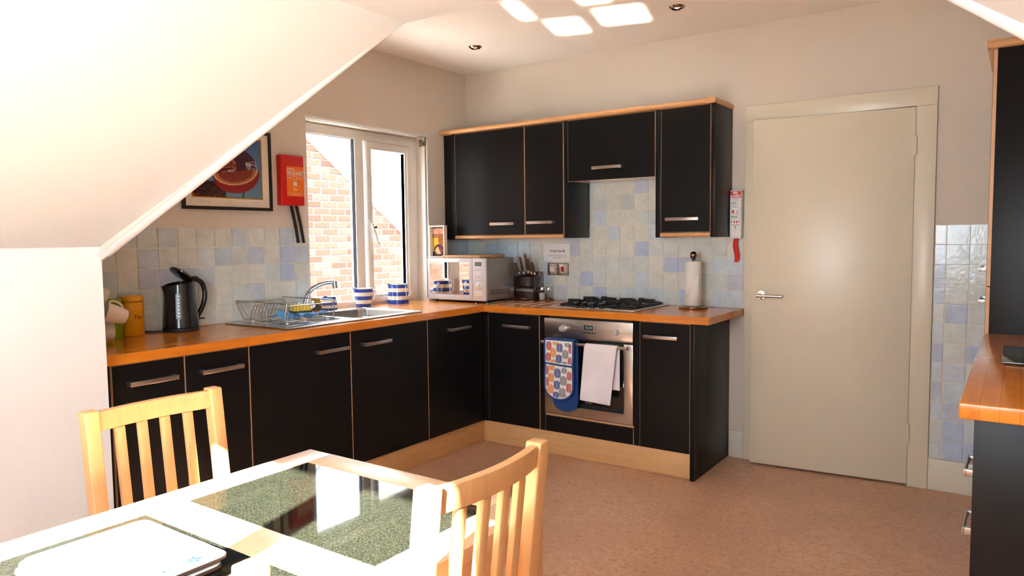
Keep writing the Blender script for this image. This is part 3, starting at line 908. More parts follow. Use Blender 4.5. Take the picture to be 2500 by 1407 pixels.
for u0, u1, lab in ((.130, 1.0265, 'long beech light pelmet under the two left wall cupboards'), (1.690, 1.993, 'short beech light pelmet under the right hand wall cupboard')):
    tag(obj('light_pelmet', halfround(B(), (u0, -.283, 1.340), (u1, -.283, 1.340), (0, -1, 0), .0235, .026), MAT['beech'], None, smooth=50), lab, 'pelmet', 'light pelmets')

# ------------------------------------------------------------------ units on the right wall
DR = XR - 3.348
du = thing('drawer_unit', 'black three drawer base unit under the worktop at the right edge', 'drawers', (3.65, -1.4, 0))
b = B(); slab(b, fR, -2.128, -.615, .151, .868, .005, DR - .019)
obj('carcass', b, MAT['carcass'], du)
obj('end_panel', B().box(3.349, XR - .004, -2.150, -2.130, .001, .869), MAT['black'], du, bevel=.001)
obj('kickboard', B().box(3.40, 3.418, -2.128, -.612, .001, .15), MAT['plinthY'], du)
for v0, v1, hv in ((.147, .405, .318), (.409, .633, .522), (.637, .864, .722)):
    front(du, fR, 'drawer', -2.128, -.612, v0, v1, DR, -1.335, hv, out=.052, hh=.026)
tu = thing('tall_unit', 'tall black larder unit with beech cornice behind the right worktop', 'cupboard', (3.65, -.32, 0))
b = B(); slab(b, fR, -.584, -.03, .12, 2.112, .005, XR - 3.335 - .019)
obj('carcass', b, MAT['carcass'], tu)
obj('side_panel', B().box(3.331, XR - .004, -.606, -.586, .001, 2.114), MAT['black'], tu, bevel=.001)
front(tu, fR, 'upper_door', -.606, -.03, 1.115, 2.112, XR - 3.316, -.30, 1.178)
front(tu, fR, 'lower_door', -.606, -.03, .147, 1.111, XR - 3.316, -.30, 1.032)
obj('cornice', halfround(B(), (3.35, -.03, 2.1145), (3.35, -.625, 2.1145), (-1, 0, 0), .036, .058), MAT['beechY'], tu, smooth=50)
obj('cornice_return', halfround(B(), (3.294, -.586, 2.1147), (XR - .004, -.586, 2.1147), (0, -1, 0), .0356, .043), MAT['beech'], tu, smooth=50)

cbg = thing('glass_board', 'dark glass worktop saver lying on the right hand worktop', 'board', (3.6, -1.27, .912))
obj('glass_sheet', B().box(3.392, 3.79, -1.48, -1.066, .9165, .9225), MAT['smokeglass'], cbg, bevel=.002)
for x in (3.42, 3.76):
    for y in (-1.45, -1.09):
        obj('foot', B().cyl((x, y, .9121), (x, y, .9164), .008, n=10), MAT['matblack'], cbg)

# ------------------------------------------------------------------ oven
ov = thing('oven', 'stainless steel built-in electric oven with black glass door', 'oven', (1.345, -.3, .26))
OY = -.574
obj('oven_body', B().box(1.064, 1.628, -.548, -.05, .26, .862), MAT['carcass'], ov)
cp = obj('control_panel', B().box(1.047, 1.643, OY, -.55, .737, .853), MAT['steel'], ov, bevel=.002)
for x in (1.183, 1.543):
    k = obj('knob', B().lathe([(.0215, 0), (.0215, .004), (.0185, .006), (.0180, .014), (.0165, .0155), (.016, .030), (.0145, .032), (0, .032)], (0, 0, 0), 26), MAT['button'], cp, smooth=40, local=True)
    k.matrix_local = ROOTM[ov.name].inverted() @ Matrix.Translation((x, OY - .0002, .795)) @ Matrix.Rotation(PI/2, 4, 'X')
    obj('dial_marks', B().box(x - .002, x + .002, OY - .0006, OY, .824, .828).box(x + .022, x + .025, OY - .0006, OY, .822, .825).box(x - .001, x + .002, OY - .0006, OY, .762, .765).box(x + .018, x + .021, OY - .0006, OY, .766, .769), MAT['ink'], cp)
dsp = obj('clock_display', B().box(1.325, 1.386, OY - .0012, OY + .001, .795, .822), MAT['display'], cp, bevel=.0005)
text('02:30', 'digits', MAT['digit'], dsp, (1.358, OY - .0016, .8085), (1, 0, 0), (0, 0, 1), .021, thick=.0002)
for k in range(6):
    x = 1.316 + k * .0165
    obj('button', B().cyl((x, OY - .002, .778), (x, OY + .001, .778), .0048, n=10), MAT['matblack'], cp)
dr = obj('oven_door', B().ring(1.047, 1.643, .262, .727, .058, xz, OY, -.555).box(1.10, 1.59, OY + .004, -.556, .67, .727), MAT['steel'], ov, bevel=.0015)
obj('door_glass', B().box(1.102, 1.588, OY - .0022, -.557, .346, .727), MAT['ovenglass'], dr, bevel=.001)
obj('maker_mark', B().box(1.335, 1.347, OY - .0026, OY - .0022, .355, .360).box(1.349, 1.362, OY - .0026, OY - .0022, .355, .360).box(1.364, 1.376, OY - .0026, OY - .0022, .355, .360), MAT['inkgrey'], dr)
HBY, HBZ = -.628, .712
bh = obj('towel_bar', B().cyl((1.060, HBY, HBZ), (1.636, HBY, HBZ), .0088, n=18), MAT['steel'], dr, smooth=40)
for x in (1.078, 1.617):
    obj('bracket', B().cyl((x, HBY, HBZ), (x, OY, HBZ), .0075, n=14).cyl((x, OY, HBZ), (x, OY - .012, HBZ), .011, n=14), MAT['steel'], bh, smooth=40)
obj('vent_slot', B().box(1.05, 1.64, OY + .008, -.552, .7275, .7365), MAT['matblack'], ov)

# ------------------------------------------------------------------ oven glove and tea towel on the bar
gl = thing('oven_glove', 'double oven glove with red, gold, blue and grey leaf print on the oven bar', 'oven glove', (1.2, HBY, .5))
def capsule(u0, u1, v0, v1, n=12, waist=0.0):
    # outline with a round bottom, square top; a slight waist where the pocket seam lies
    r = (u1 - u0) / 2; c = (u0 + u1) / 2
    pts = [(u0, v1), ]
    for v in (v1 - .06, v1 - .12, v1 - .145, v1 - .17, v1 - .22):
        pts.append((u0 + waist * math.exp(-((v - (v1 - .145)) / .02) ** 2), v))
    pts += [(c - r * math.cos(PI * k / n), v0 + r * .78 * (1 - math.sin(PI * k / n))) for k in range(n + 1)]
    for v in (v1 - .22, v1 - .17, v1 - .145, v1 - .12, v1 - .06):
        pts.append((u1 - waist * math.exp(-((v - (v1 - .145)) / .02) ** 2), v))
    pts.append((u1, v1))
    return pts
GY = HBY - .0105
oc = capsule(1.100, 1.296, .374, .729, 14, .004)
fm = obj('front_mitt', B().prism(oc, lambda u, v, d: (u + (.729 - v) * -.01, d, v), GY - .016, GY - .001), MAT['cotton'], gl, bevel=.004)
path = [(u + (.729 - v) * -.01, GY - .0105, v) for u, v in oc]
obj('binding', B().tube([Vector(p) for p in path], .0078, 8), MAT['navy'], fm, smooth=60)
obj('pocket_seam', B().tube([(1.098, GY - .0165, .590), (1.2, GY - .0195, .584), (1.294, GY - .0165, .580)], .0055, 8), MAT['navy'], fm, smooth=60)
obj('lining_mitt', B().prism(capsule(1.128, 1.306, .294, .729, 14), lambda u, v, d: (u, d, v), HBY + .0095, HBY + .0245), MAT['navy'], gl, bevel=.005)
arc = lambda t: (HBY - .0195 * math.cos(PI * t), HBZ + .016 + .0125 * math.sin(PI * t))
obj('fold', B().grid(lambda i, j: (1.098 + .2 * i + .008 * j, arc(j)[0], arc(j)[1] - .001), 4, 10), MAT['navy'], gl, smooth=60, solid=.006)
# leaves: chevron stripes clipped to an ellipse, one print mesh for each colour
def leaf_strips(cx, cz, a, c, tilt=0.0):
    out = []
    sp = .0082; wd = .0064
    v = -c - .03
    while v < c + .03:
        for s in (-1, 1):
            pts = []
            for side, order in ((0, 1), (wd, -1)):
                row = []
                for k in range(7):
                    x = .0006 + (a * 1.0) * k / 6
                    z = v + side + x * .75
                    lim = 1 - (x / a) ** 2
                    if lim <= 0: continue
                    zl = c * math.sqrt(lim)
                    row.append((x, max(-zl, min(zl, z)), -zl <= z <= zl))
                pts.append(row)
            for k in range(len(pts[0]) - 1):
                q = [pts[0][k], pts[0][k+1], pts[1][k+1], pts[1][k]]
                area_ = abs((q[2][1] - q[1][1]) + (q[3][1] - q[0][1]))
                zs = [p[1] for p in q]
                if max(zs) - min(zs) < 1e-4 or (q[3][1] - q[0][1] < 1e-5 and q[2][1] - q[1][1] < 1e-5): continue
                out.append([(cx + s * p[0], cz + p[1]) for p in q])
        v += sp
    return out
leaves = {'leafred': [], 'leafgold': [], 'leafblue': [], 'leafgrey': []}
def Gp(px, py):   # zoomed glove sheet -> plane of the glove
    return 1.100 + (px - 130) / (495 - 130) * .197, .729 - (py - 160) / (1000 - 160) * .353
for kx, ky, k, hw, hh in [(185,240,'leafred',40,66),(275,180,'leafgold',45,45),(325,258,'leafblue',46,66),(430,200,'leafgrey',48,42),(470,268,'leafred',36,64),
        (242,332,'leafgold',45,68),(398,346,'leafgrey',48,66),(178,402,'leafred',40,64),(316,418,'leafblue',45,64),(460,440,'leafred',34,62),(248,478,'leafgold',42,46),(390,492,'leafgrey',42,44),
        (225,552,'leafgold',44,42),(150,594,'leafred',40,68),(298,625,'leafblue',50,70),(385,580,'leafgrey',42,42),(450,650,'leafred',36,66),(215,698,'leafgold',46,66),(374,726,'leafgrey',54,70),
        (152,760,'leafred',38,66),(290,796,'leafblue',48,66),(446,820,'leafred',42,68),(208,862,'leafgold',48,68),(362,898,'leafgrey',52,70),(280,940,'leafblue',46,48),(424,952,'leafred',26,26),(148,888,'leafred',18,30)]:
    cx, cz = Gp(kx, ky)
    leaves[k].append((cx, cz, hw / 365 * .197, hh / 840 * .353))
def inside(u, v):
    if not (1.106 < u < 1.290 and v < .724): return False
    if v < .374 + .0765:
        r = .092; return ((u - 1.198) / r) ** 2 + ((v - .4505) / (.0705)) ** 2 < 1
    return abs(v - .585) > .0055
for k, ls in leaves.items():
    for (cx, cz, a, c) in ls:
        b = B()
        for q in leaf_strips(cx, cz, a, c):
            if all(inside(u, v) for u, v in q):
                b.poly([(u + (.729 - v) * -.01, GY - .0164, v) for u, v in q])
        if b.v:
            obj('leaf_print', b, MAT[k], fm, recalc=False)

tw = thing('tea_towel', 'white ribbed tea towel folded over the oven bar', 'towel', (1.46, HBY, .55))
def towel(i, j):
    # j: 0 back hem .. over the bar .. 1 front hem
    Lb, Lf, Lc = .248, .318, .042
    s = j * (Lb + Lc + Lf)
    rr = .0118
    w = 1.366 + i * .208
    if s < Lb:
        z = HBZ - Lb + s; y = HBY + rr + .002; x = w + .006 + .012 * (1 - s / Lb) * 0
        y += .002 * math.sin(i * 9)
    elif s < Lb + Lc:
        a = PI * (s - Lb) / Lc
        y = HBY + rr * math.cos(a); z = HBZ + rr * math.sin(a); x = w + .004
    else:
        t = (s - Lb - Lc) / Lf
        z = HBZ - t * Lf * (1.0 + .045 * i * t); y = HBY - rr - .012 * t - .006 * t * (1 + math.sin(i * 5 + .6)) - .002 * (1 + math.sin(i * 11)) - .001
        x = w - t * .018 - t * .016 * i
    return (x, y, z)
obj('towel_cloth', B().grid(towel, 28, 60), MAT['towel'], tw, smooth=70, solid=.004)
b = B()
for k in range(26):
    i = (k + .5) / 26
    b.tube([Vector(towel(i, j)) + Vector((0, -.0022, 0)) for j in [.52 + .48 * q / 10 for q in range(11)]], .0011, 4)
obj('ribs', b, MAT['towel'], tw, smooth=70)

# ------------------------------------------------------------------ gas hob
hb = thing('gas_hob', 'four burner stainless steel gas hob with black pan supports', 'hob', (1.338, -.28, .91))
hp = obj('hob_plate', B().box(1.047, 1.630, -.530, -.030, .9105, .9185), MAT['steel'], hb, bevel=.003, seg=3)
obj('burner_box', B().box(1.09, 1.59, -.49, -.075, .874, .9103), MAT['carcass'], hb)
obj('spill_tray', B().prism([(1.075,-.05),(1.60,-.05),(1.60,-.50),(1.47,-.50),(1.44,-.455),(1.19,-.455),(1.16,-.43),(1.075,-.43)], lambda u, v, d: (u, v, d), .9186, .9215), MAT['castiron'], hp)
for (x, y, r) in ((1.20, -.35, .030), (1.20, -.155, .038), (1.475, -.36, .046), (1.475, -.155, .036)):
    bn = obj('burner', B().lathe([(r, 0), (r + .004, .006), (r, .012), (r * .8, .0125)], (x, y, .9187), 24), MAT['chrome'], hp, smooth=40)
    obj('burner_cap', B().lathe([(r * .86, .012), (r * .86, .016), (r * .8, .018), (0, .018)], (x, y, .9187), 24), MAT['castiron'], bn, smooth=40)
def support(x0, x1):
    b = B()
    y0, y1 = -.435, -.060
    b.tube(fillet([(x0, y0, .929), (x1, y0, .929), (x1, y1, .929), (x0, y1, .929), (x0, y0 + .001, .929)], .02), .006, 6)
    xm = (x0 + x1) / 2
    for y in (-.35, -.155):
        for dx, dy in ((1, 0), (-1, 0), (0, 1), (0, -1)):
            r0 = .030
            ex = (x1 - x0) / 2 if dx else .0
            ey = .092 if dy else .0
            p0 = Vector((xm + dx * r0, y + dy * r0, 0)); p1 = Vector((xm + dx * ex, y + dy * ey, 0))
            n = Vector((-dy, dx, 0)) * .0055
            b.hexa([p0 - n + Vector((0,0,.938)), p1 - n + Vector((0,0,.925)), p1 + n + Vector((0,0,.925)), p0 + n + Vector((0,0,.938))],
                   [p0 - n + Vector((0,0,.957)), p1 - n + Vector((0,0,.955)), p1 + n + Vector((0,0,.955)), p0 + n + Vector((0,0,.957))])
    for (x, y) in ((x0, y0), (x1, y0), (x0, y1), (x1, y1)):
        b.box(x - .007, x + .007, y - .007, y + .007, .9216, .93)
    return b
for x0, x1 in ((1.088, 1.325), (1.352, 1.592)):
    obj('pan_support', support(x0, x1), MAT['castiron'], hb, bevel=.0015, seg=1)
for x in (1.222, 1.280, 1.338, 1.396):
    obj('control_knob', B().lathe([(.016, 0), (.014, .003), (.008, .005), (.0075, .012), (.009, .014), (.0175, .020), (.019, .026), (.017, .031), (0, .032)], (x, -.488, .9187), 20), MAT['blackplastic'], hb, smooth=40)

# ------------------------------------------------------------------ sink, tap
sk = thing('sink', 'stainless steel one and a half bowl sink with draining board under the window', 'sink', (.29, -1.6, .91))
SX0, SX1, SY0, SY1 = .036, .543, -2.094, -1.124
def bowl(b, x0, x1, y0, y1, zt, zb, r=.05, n=5):
    def outline(ins, z):
        a, c, d, e = x0 + ins, x1 - ins, y0 + ins, y1 - ins
        rr = max(.01, r - ins * .3)
        pts = []
        for (px, py, a0) in ((c - rr, e - rr, 0), (a + rr, e - rr, PI/2), (a + rr, d + rr, PI), (c - rr, d + rr, 3*PI/2)):
            pts += [(px + rr * math.cos(a0 + PI/2 * k / n), py + rr * math.sin(a0 + PI/2 * k / n), z) for k in range(n + 1)]
        return pts
    rings = [outline(0, zt), outline(.004, zt - .006), outline(.012, zb + .03), outline(.022, zb + .008), outline(.04, zb)]
    m = len(rings[0])
    vs = [p for rg in rings for p in rg]
    fs = [(i*m + k, i*m + (k+1) % m, (i+1)*m + (k+1) % m, (i+1)*m + k) for i in range(len(rings) - 1) for k in range(m)]
    fs.append(tuple(range((len(rings)-1)*m, len(rings)*m)))
    b.add(vs, fs)
    return rings[0]
b = B()
B1 = (.095, .490, -1.585, -1.180); B2 = (.150, .440, -1.812, -1.640)
o1 = bowl(b, *B1, .9165, .775); o2 = bowl(b, *B2, .9165, .835, r=.04)
obj('bowls', b, MAT['sinksteel'], sk, smooth=50, recalc=False)
# top sheet pieced round the bowls, with rounded cut-outs closed by corner fans
b = B()
z = .9165
def sheet_with_hole(b, X0, X1, Y0, Y1, hole):
    m = len(hole)
    outer = []
    for (x, y, _) in hole:
        cx, cy = (X0 + X1) / 2, (Y0 + Y1) / 2
        hx0 = min(p[0] for p in hole); hx1 = max(p[0] for p in hole); hy0 = min(p[1] for p in hole); hy1 = max(p[1] for p in hole)
        u = (x - hx0) / (hx1 - hx0) * 2 - 1; v = (y - hy0) / (hy1 - hy0) * 2 - 1
        s = 1 / max(abs(u), abs(v))
        outer.append((cx + u * s * (X1 - X0) / 2, cy + v * s * (Y1 - Y0) / 2, z))
    # add true corners
    b.add(list(hole) + outer, [(k, (k+1) % m, m + (k+1) % m, m + k) for k in range(m)])
    for cxn in (X0, X1):
        for cyn in (Y0, Y1):
            q = sorted(range(m), key=lambda k: (outer[k][0]-cxn)**2 + (outer[k][1]-cyn)**2)[:2]
            b.add([outer[q[0]], outer[q[1]], (cxn, cyn, z)], [(0, 1, 2)])
sheet_with_hole(b, SX0, SX1, -1.6125, SY1, o1)
sheet_with_hole(b, SX0, SX1, -1.84, -1.6125, o2)
b.poly([(SX0, SY0, z), (SX1, SY0, z), (SX1, -1.84, z), (SX0, -1.84, z)])
obj('sink_top', b, MAT['sinksteel'], sk)
b = B().ring(SX0, SX1, SY0, SY1, .012, lambda u, v, d: (u, v, d), .9108, .9185)
obj('sink_rim', b, MAT['sinksteel'], sk, bevel=.002)
for k in range(7):
    x = .12 + k * .058
    obj('drainer_groove', B().box(x - .006, x + .006, -2.05, -1.87, .9166, .9188), MAT['sinksteel'], sk, bevel=.0015)
for (x, y, zz) in ((.29, -1.38, .7755), (.29, -1.726, .8355)):
    obj('waste', B().lathe([(.032, 0), (.030, .003), (.02, .001), (0, .001)], (x, y, zz), 20), MAT['chrome'], sk, smooth=40)
tp = thing('mixer_tap', 'curved chrome mixer tap between the dish rack and window', 'tap', (.072, -1.60, .9165))
obj('tap_body', B().lathe([(.026, 0), (.025, .008), (.0195, .012), (.0185, .05), (.017, .06), (0, .062)], (.068, -1.60, .9166), 24), MAT['chrome'], tp, smooth=50)
sp = [(.068, -1.60, .965), (.072, -1.598, 1.000), (.085, -1.590, 1.036), (.105, -1.572, 1.064), (.130, -1.548, 1.084), (.158, -1.522, 1.096), (.185, -1.497, 1.100), (.2, -1.484, 1.098)]
obj('spout', B().tube(sp, [.0155, .015, .0145, .014, .0135, .013, .0135, .0135], 14).cyl((.197, -1.487, 1.106), (.199, -1.486, 1.066), .0155, n=18), MAT['chrome'], tp, smooth=50)
for s in (-1, 1):
    lv = obj('lever_knob', B().lathe([(.012, 0), (.013, .02), (.019, .03), (.021, .045), (.017, .055), (0, .057)], (0, 0, 0), 18), MAT['chrome'], tp, smooth=50, local=True)
    lv.matrix_local = Matrix.Translation((-.004, s * .014, .035)) @ Matrix.Rotation(-s * 1.15, 4, 'X')
b = B().grid(lambda i, j: (.15 + .29 * i, -1.49 + .25 * j, .812 + .070 * math.sin(PI * i) * math.sin(PI * j) + .018 * math.sin(9 * i + 4 * j) + .012 * math.sin(13 * j - 5 * i)), 24, 20)
tag(obj('dish_cloth', b, MAT['towel'], None, smooth=80, solid=.004), 'crumpled white cloth lying in the main sink bowl', 'cloth')

# ------------------------------------------------------------------ dish rack and what lies in it
rk = thing('dish_rack', 'chrome wire dish rack standing on the draining board', 'dish rack', (.25, -1.87, .9165))
YA, YB = -2.015, -1.715
zt_, zb_ = 1.026, .938
for y in (YA, YB):
    yb = y + (-.012 if y == YA else .012)
    obj('end_frame', B().tube(fillet([(.100, yb, zb_), (.022, y, zt_ - .01), (.022, y, zt_), (.442, y, zt_), (.442, y, zt_ - .008), (.436, yb, zb_ - .012), (.100, yb, zb_)], .012), .0032, 7), MAT['wire'], rk, smooth=60)
b = B()
for x, zz in ((.022, zt_ - .012), (.442, zt_ - .014)):
    b.tube([(x, YA, zz), (x, YB, zz)], .0028, 7)
for x in (.105, .20, .30, .436):
    b.tube([(x, YA, zb_ - .004), (x, YB, zb_ - .004)], .0025, 7)
obj('long_wires', b, MAT['wire'], rk, smooth=60)
for k in range(14):
    y = YA + .02 + k * .0205
    obj('side_wire', B().tube([(.436, y, zb_ - .004), (.442, y, zt_ - .014)], .0014, 5), MAT['wire'], rk, smooth=60)
    obj('side_wire', B().tube([(.022, y, zt_ - .012), (.105, y, zb_ - .004)], .0014, 5), MAT['wire'], rk, smooth=60)
for k in range(13):
    y = YA + .022 + k * .0212
    a = [(.115, y, zb_), (.125, y, zb_ + .03), (.145, y, zb_ + .062), (.165, y, zb_ + .072), (.185, y, zb_ + .062), (.20, y, zb_ + .03), (.205, y, zb_)]
    obj('plate_loop', B().tube(fillet(a, .012, 3), .0018, 6), MAT['wire'], rk, smooth=60)
obj('cutlery_frame', B().tube(fillet([(.30, YA - .012, zb_), (.30, YA - .012, .990), (.30, YA + .02, .997), (.437, YA + .01, .990), (.437, YA - .012, zb_)], .01), .0028, 7), MAT['wire'], rk, smooth=60)
for x in (.135, .415):
    for y in (YA + .02, YB - .02):
        obj('foot', B().tube([(x, y, zb_ - .004), (x + .004, y, .928)], .003, 6).cyl((x + .004, y, .9190), (x + .004, y, .930), .008, .006, n=12), MAT['clearglass' if False else 'upvc'], rk, smooth=50)
b = B().box(-.055, .055, -.033, .033, 0, .026)
sp_ = thing('sponge', 'yellow washing-up sponge with dark scouring face in the dish rack', 'sponge', (.360, -1.865, .968), rz=1.25)
obj('foam', B().hexa([(-.052,-.032,.008),(.052,-.032,.008),(.052,.032,.008),(-.052,.032,.008)], [(-.045,-.030,.040),(.042,-.030,.040),(.042,.030,.040),(-.045,.030,.040)]), MAT['spongeY'], sp_, bevel=.006, seg=3, local=True)
obj('scouring_face', B().box(-.053, .053, -.033, .033, 0, .0078), MAT['spongeG'], sp_, bevel=.002, local=True)
b = B().grid(lambda i, j: (.30 + .115 * i, -1.995 + .26 * j, .9385 + .012 + .010 * math.sin(6 * i + 3 * j) + .022 * math.exp(-((j - .16) / .14) ** 2) * (1 - (2 * i - 1) ** 2) + .006 * math.sin(15 * j)), 16, 30)
tag(obj('dish_cloth', b, MAT['bluecloth'], None, smooth=80, solid=.006), 'blue and white knitted dishcloth crumpled in the dish rack', 'cloth')

jr = thing('dish_soap_jar', 'amber jar with patterned label behind the mixer tap', 'jar', (-.035, -1.44, .91))
obj('jar_body', B().lathe([(.040, 0), (.045, .006), (.046, .05), (.043, .07), (.036, .078), (.036, .086), (0, .087)], (-.035, -1.452, .9103), 26), MAT['amber'], jr, smooth=50)
obj('jar_label', B().lathe([(.0463, .014), (.0464, .058)], (-.035, -1.452, .9103), 26, closed=False), MAT['labelprint'], jr, smooth=50)

# ------------------------------------------------------------------ striped crockery by the window
def jug(label, x, y, r0, r1, h, spout=-PI/2, lip=.016, name='striped_jug', cat='jug', belly=0.0):
    t = thing(name, label, cat, (x, y, .91), group='blue and cream striped crockery')
    n = 40
    def rad(f): return r0 + (r1 - r0) * f + belly * math.sin(PI * f)
    def ringpts(f, off=0.0, inner=False):
        pts = []
        for k in range(n):
            a = 2 * PI * k / n
            r = rad(f) + off
            d = math.atan2(math.sin(a - spout), math.cos(a - spout))
            bump_ = math.exp(-(d / .30) ** 2) * max(0, (f - .62) / .38) ** 1.6
            z = h * f + (.012 * bump_ if f > .9 else 0)
            pts.append((x + (r + lip * bump_) * math.cos(a), y + (r + lip * bump_) * math.sin(a), .9102 + z))
        return pts
    def strip(b, fs, off):
        vs = [p for f in fs for p in ringpts(f, off)]
        return b.add(vs, [(i*n+k, i*n+(k+1) % n, (i+1)*n+(k+1) % n, (i+1)*n+k) for i in range(len(fs) - 1) for k in range(n)])
    b = strip(B(), [i / 14 for i in range(15)], 0)
    # rim, inside wall, floor and foot
    inn = [ringpts(1.0, 0)] + [ringpts(f, -.005) for f in (1.0, .8, .6, .4, .2, .06)]
    vs = [p for rg in inn for p in rg]
    b.add(vs, [(i*n+k, (i+1)*n+k, (i+1)*n+(k+1) % n, i*n+(k+1) % n) for i in range(len(inn) - 1) for k in range(n)] + [tuple(range((len(inn)-1)*n, len(inn)*n))])
    b.poly(ringpts(0)[::-1])
    body = obj('pot_body', b, MAT['potwhite'], t, smooth=50, recalc=False)
    for f0, f1 in ((.0, .20), (.40, .60), (.80, .975)):
        obj('blue_band', strip(B(), [f0 + (f1 - f0) * k / 4 for k in range(5)], .0006), MAT['potblue'], t, smooth=60, recalc=False)
    a = spout + PI
    dx, dy = math.cos(a), math.sin(a)
    hp_ = [(rad(.86) - .004, .86), (rad(.86) + .018, .88), (rad(.7) + .034, .76), (rad(.5) + .034, .54), (rad(.32) + .022, .36), (rad(.24) - .003, .27)]
    obj('pot_handle', B().tube(fillet([(x + r * dx, y + r * dy, .91 + h * f) for r, f in hp_], .02, 4), .0055, 8), MAT['potwhite'], t, smooth=60)
    return t
jug('tapered blue and cream striped jug, middle one, before the window mullion', -.018, -1.062, .047, .062, .122, -PI/2 - .25)
jug('largest blue and cream striped jug, beside the microwave', -.022, -.742, .072, .061, .132, -PI/2 - .35, belly=.002)
jug('smallest blue and cream striped pot, seen behind the dish rack', -.045, -1.325, .049, .041, .086, -PI/2 + .4, lip=.004, name='striped_mug', cat='mug', belly=.004)

# ------------------------------------------------------------------ kettle
kx, ky = .098, -2.372
kt = thing('kettle', 'glossy black electric kettle with its lid open', 'kettle', (kx, ky, .91))
obj('power_base', B().lathe([(.080, 0), (.083, .004), (.083, .016), (.078, .021), (0, .021)], (kx, ky, .9102), 36), MAT['matblack'], kt, smooth=50)
n = 36
def kr(f): return .0835 - .0165 * f
def kring(f, off=0):
    pts = []
    for k in range(n):
        a = 2 * PI * k / n
        d = math.atan2(math.sin(a + PI/2), math.cos(a + PI/2))
        sp_b = .024 * math.exp(-(d / .30) ** 2) * max(0, (f - .55) / .45) ** 1.5
        slope = -.020 * math.cos(a + PI/2) * max(0, f - .8) / .2 * .55
        pts.append((kx + (kr(f) + off + sp_b) * math.cos(a), ky + (kr(f) + off + sp_b) * math.sin(a), .932 + .212 * f + slope))
    return pts
fs_ = [0, .02, .1, .2, .22, .35, .5, .6, .7, .8, .88, .94, 1.0]
vs = [p for f in fs_ for p in kring(f)]
b = B().add(vs, [(i*n+k, i*n+(k+1) % n, (i+1)*n+(k+1) % n, (i+1)*n+k) for i in range(len(fs_)-1) for k in range(n)])
inn = [kring(1.0), kring(1.0, -.006), kring(.8, -.008)]
b.add([p for rg in inn for p in rg], [(i*n+k, (i+1)*n+k, (i+1)*n+(k+1) % n, i*n+(k+1) % n) for i in range(2) for k in range(n)] + [tuple(range(2*n, 3*n))])
b.poly(kring(0)[::-1])
kb = obj('kettle_body', b, MAT['blackplastic'], kt, smooth=55, recalc=False)
hp_ = [(kx, ky + .060, 1.150), (kx, ky + .085, 1.160), (kx, ky + .118, 1.142), (kx, ky + .134, 1.100), (kx, ky + .130, 1.050), (kx, ky + .110, 1.005), (kx, ky + .080, .965)]
obj('kettle_handle', B().tube(fillet(hp_, .03, 4), .0125, 10), MAT['blackplastic'], kt, smooth=60)
obj('lid_button', B().box(kx - .010, kx + .010, ky + .065, ky + .095, 1.158, 1.172), MAT['matblack'], kt, bevel=.004)
obj('switch_paddle', B().box(kx - .012, kx + .012, ky + .080, ky + .122, .958, .964), MAT['matblack'], kt, bevel=.002)
ld = obj('kettle_lid', B().lathe([(0, 0), (.045, 0), (.056, .004), (.058, .010), (.050, .016), (0, .022)], (0, 0, 0), 28), MAT['blackplastic'], kt, smooth=50, local=True)
ld.matrix_local = Matrix.Translation((0, .006, .268)) @ Matrix.Rotation(math.radians(-38), 4, 'X')
# water gauge on the camera side of the body
ga = -.62
def gp(u, f, off=.0012):
    a = ga + u
    r = kr(f) + off
    return (kx + r * math.cos(a), ky + r * math.sin(a), .932 + .212 * f)
gpts = []
for k in range(9):
    a = PI * k / 8; gpts.append((.17 * math.cos(a), .74 + .06 * math.sin(a)))
for k in range(9):
    a = PI + PI * k / 8; gpts.append((.17 * math.cos(a), .23 + .06 * math.sin(a)))
c0 = B()
rows = 14
vs = []; 
for j in range(rows + 1):
    f = .17 + (.80 - .17) * j / rows
    hw = .17 if .23 <= f <= .74 else .17 * math.sqrt(max(0, 1 - ((f - (.74 if f > .5 else .23)) / .06) ** 2))
    vs += [gp(-hw, f), gp(0, f), gp(hw, f)]
c0.add(vs, [(j*3+i, j*3+i+1, (j+1)*3+i+1, (j+1)*3+i) for j in range(rows) for i in range(2)])
gg = obj('water_gauge', c0, MAT['greyglass'], kb, smooth=60, recalc=False)
b = B()
for k in range(7):
    f = .26 + k * .075
    b.poly([gp(-.03, f, .002), gp(.06, f, .002), gp(.06, f + .008, .002), gp(-.03, f + .008, .002)])
obj('gauge_marks', b, MAT['steel'], gg, recalc=False)
(obj('power_cable', B().tube(fillet([(.075, -2.445, .9145), (.045, -2.49, .9145), (.016, -2.51, .9155), (.012, -2.528, .9155)], .03, 5), .0035, 8), MAT['matblack'], kt, smooth=60))

# ------------------------------------------------------------------ canisters
def canister(label, x, y, r, h, m, word, txt_a):
    t = thing('canister', label, 'canister', (x, y, .91), group='enamel storage canisters')
    obj('tin', B().lathe([(r - .002, 0), (r, .002), (r, h - .030), (r - .0035, h - .027)], (x, y, .9102), 40), m, t, smooth=45)
    obj('lid', B().lathe([(r - .003, h - .027), (r, h - .025), (r + .0005, h - .006), (r - .004, h - .001), (r - .012, h), (0, h)], (x, y, .9102), 40), m, t, smooth=45)
    obj('seam_ring', B().lathe([(r - .0025, h - .0285), (r - .0025, h - .0235)], (x, y, .9102), 40, closed=False), MAT['ink'], t)
    o = text(word, 'lettering', MAT['ink'], t, (0, 0, 0), (1, 0, 0), (0, 0, 1), .026, thick=.0001, shear=.15)
    # wrap the word round the tin
    inv = ROOTM[t.name].inverted(); M = ROOTM[t.name]
    for v in o.data.vertices:
        p = M @ v.co
        a = txt_a + p.x / r
        q = Vector((x + (r + .0007) * math.cos(a), y + (r + .0007) * math.sin(a), .9102 + h * .47 + p.z))
        v.co = inv @ q
    return t
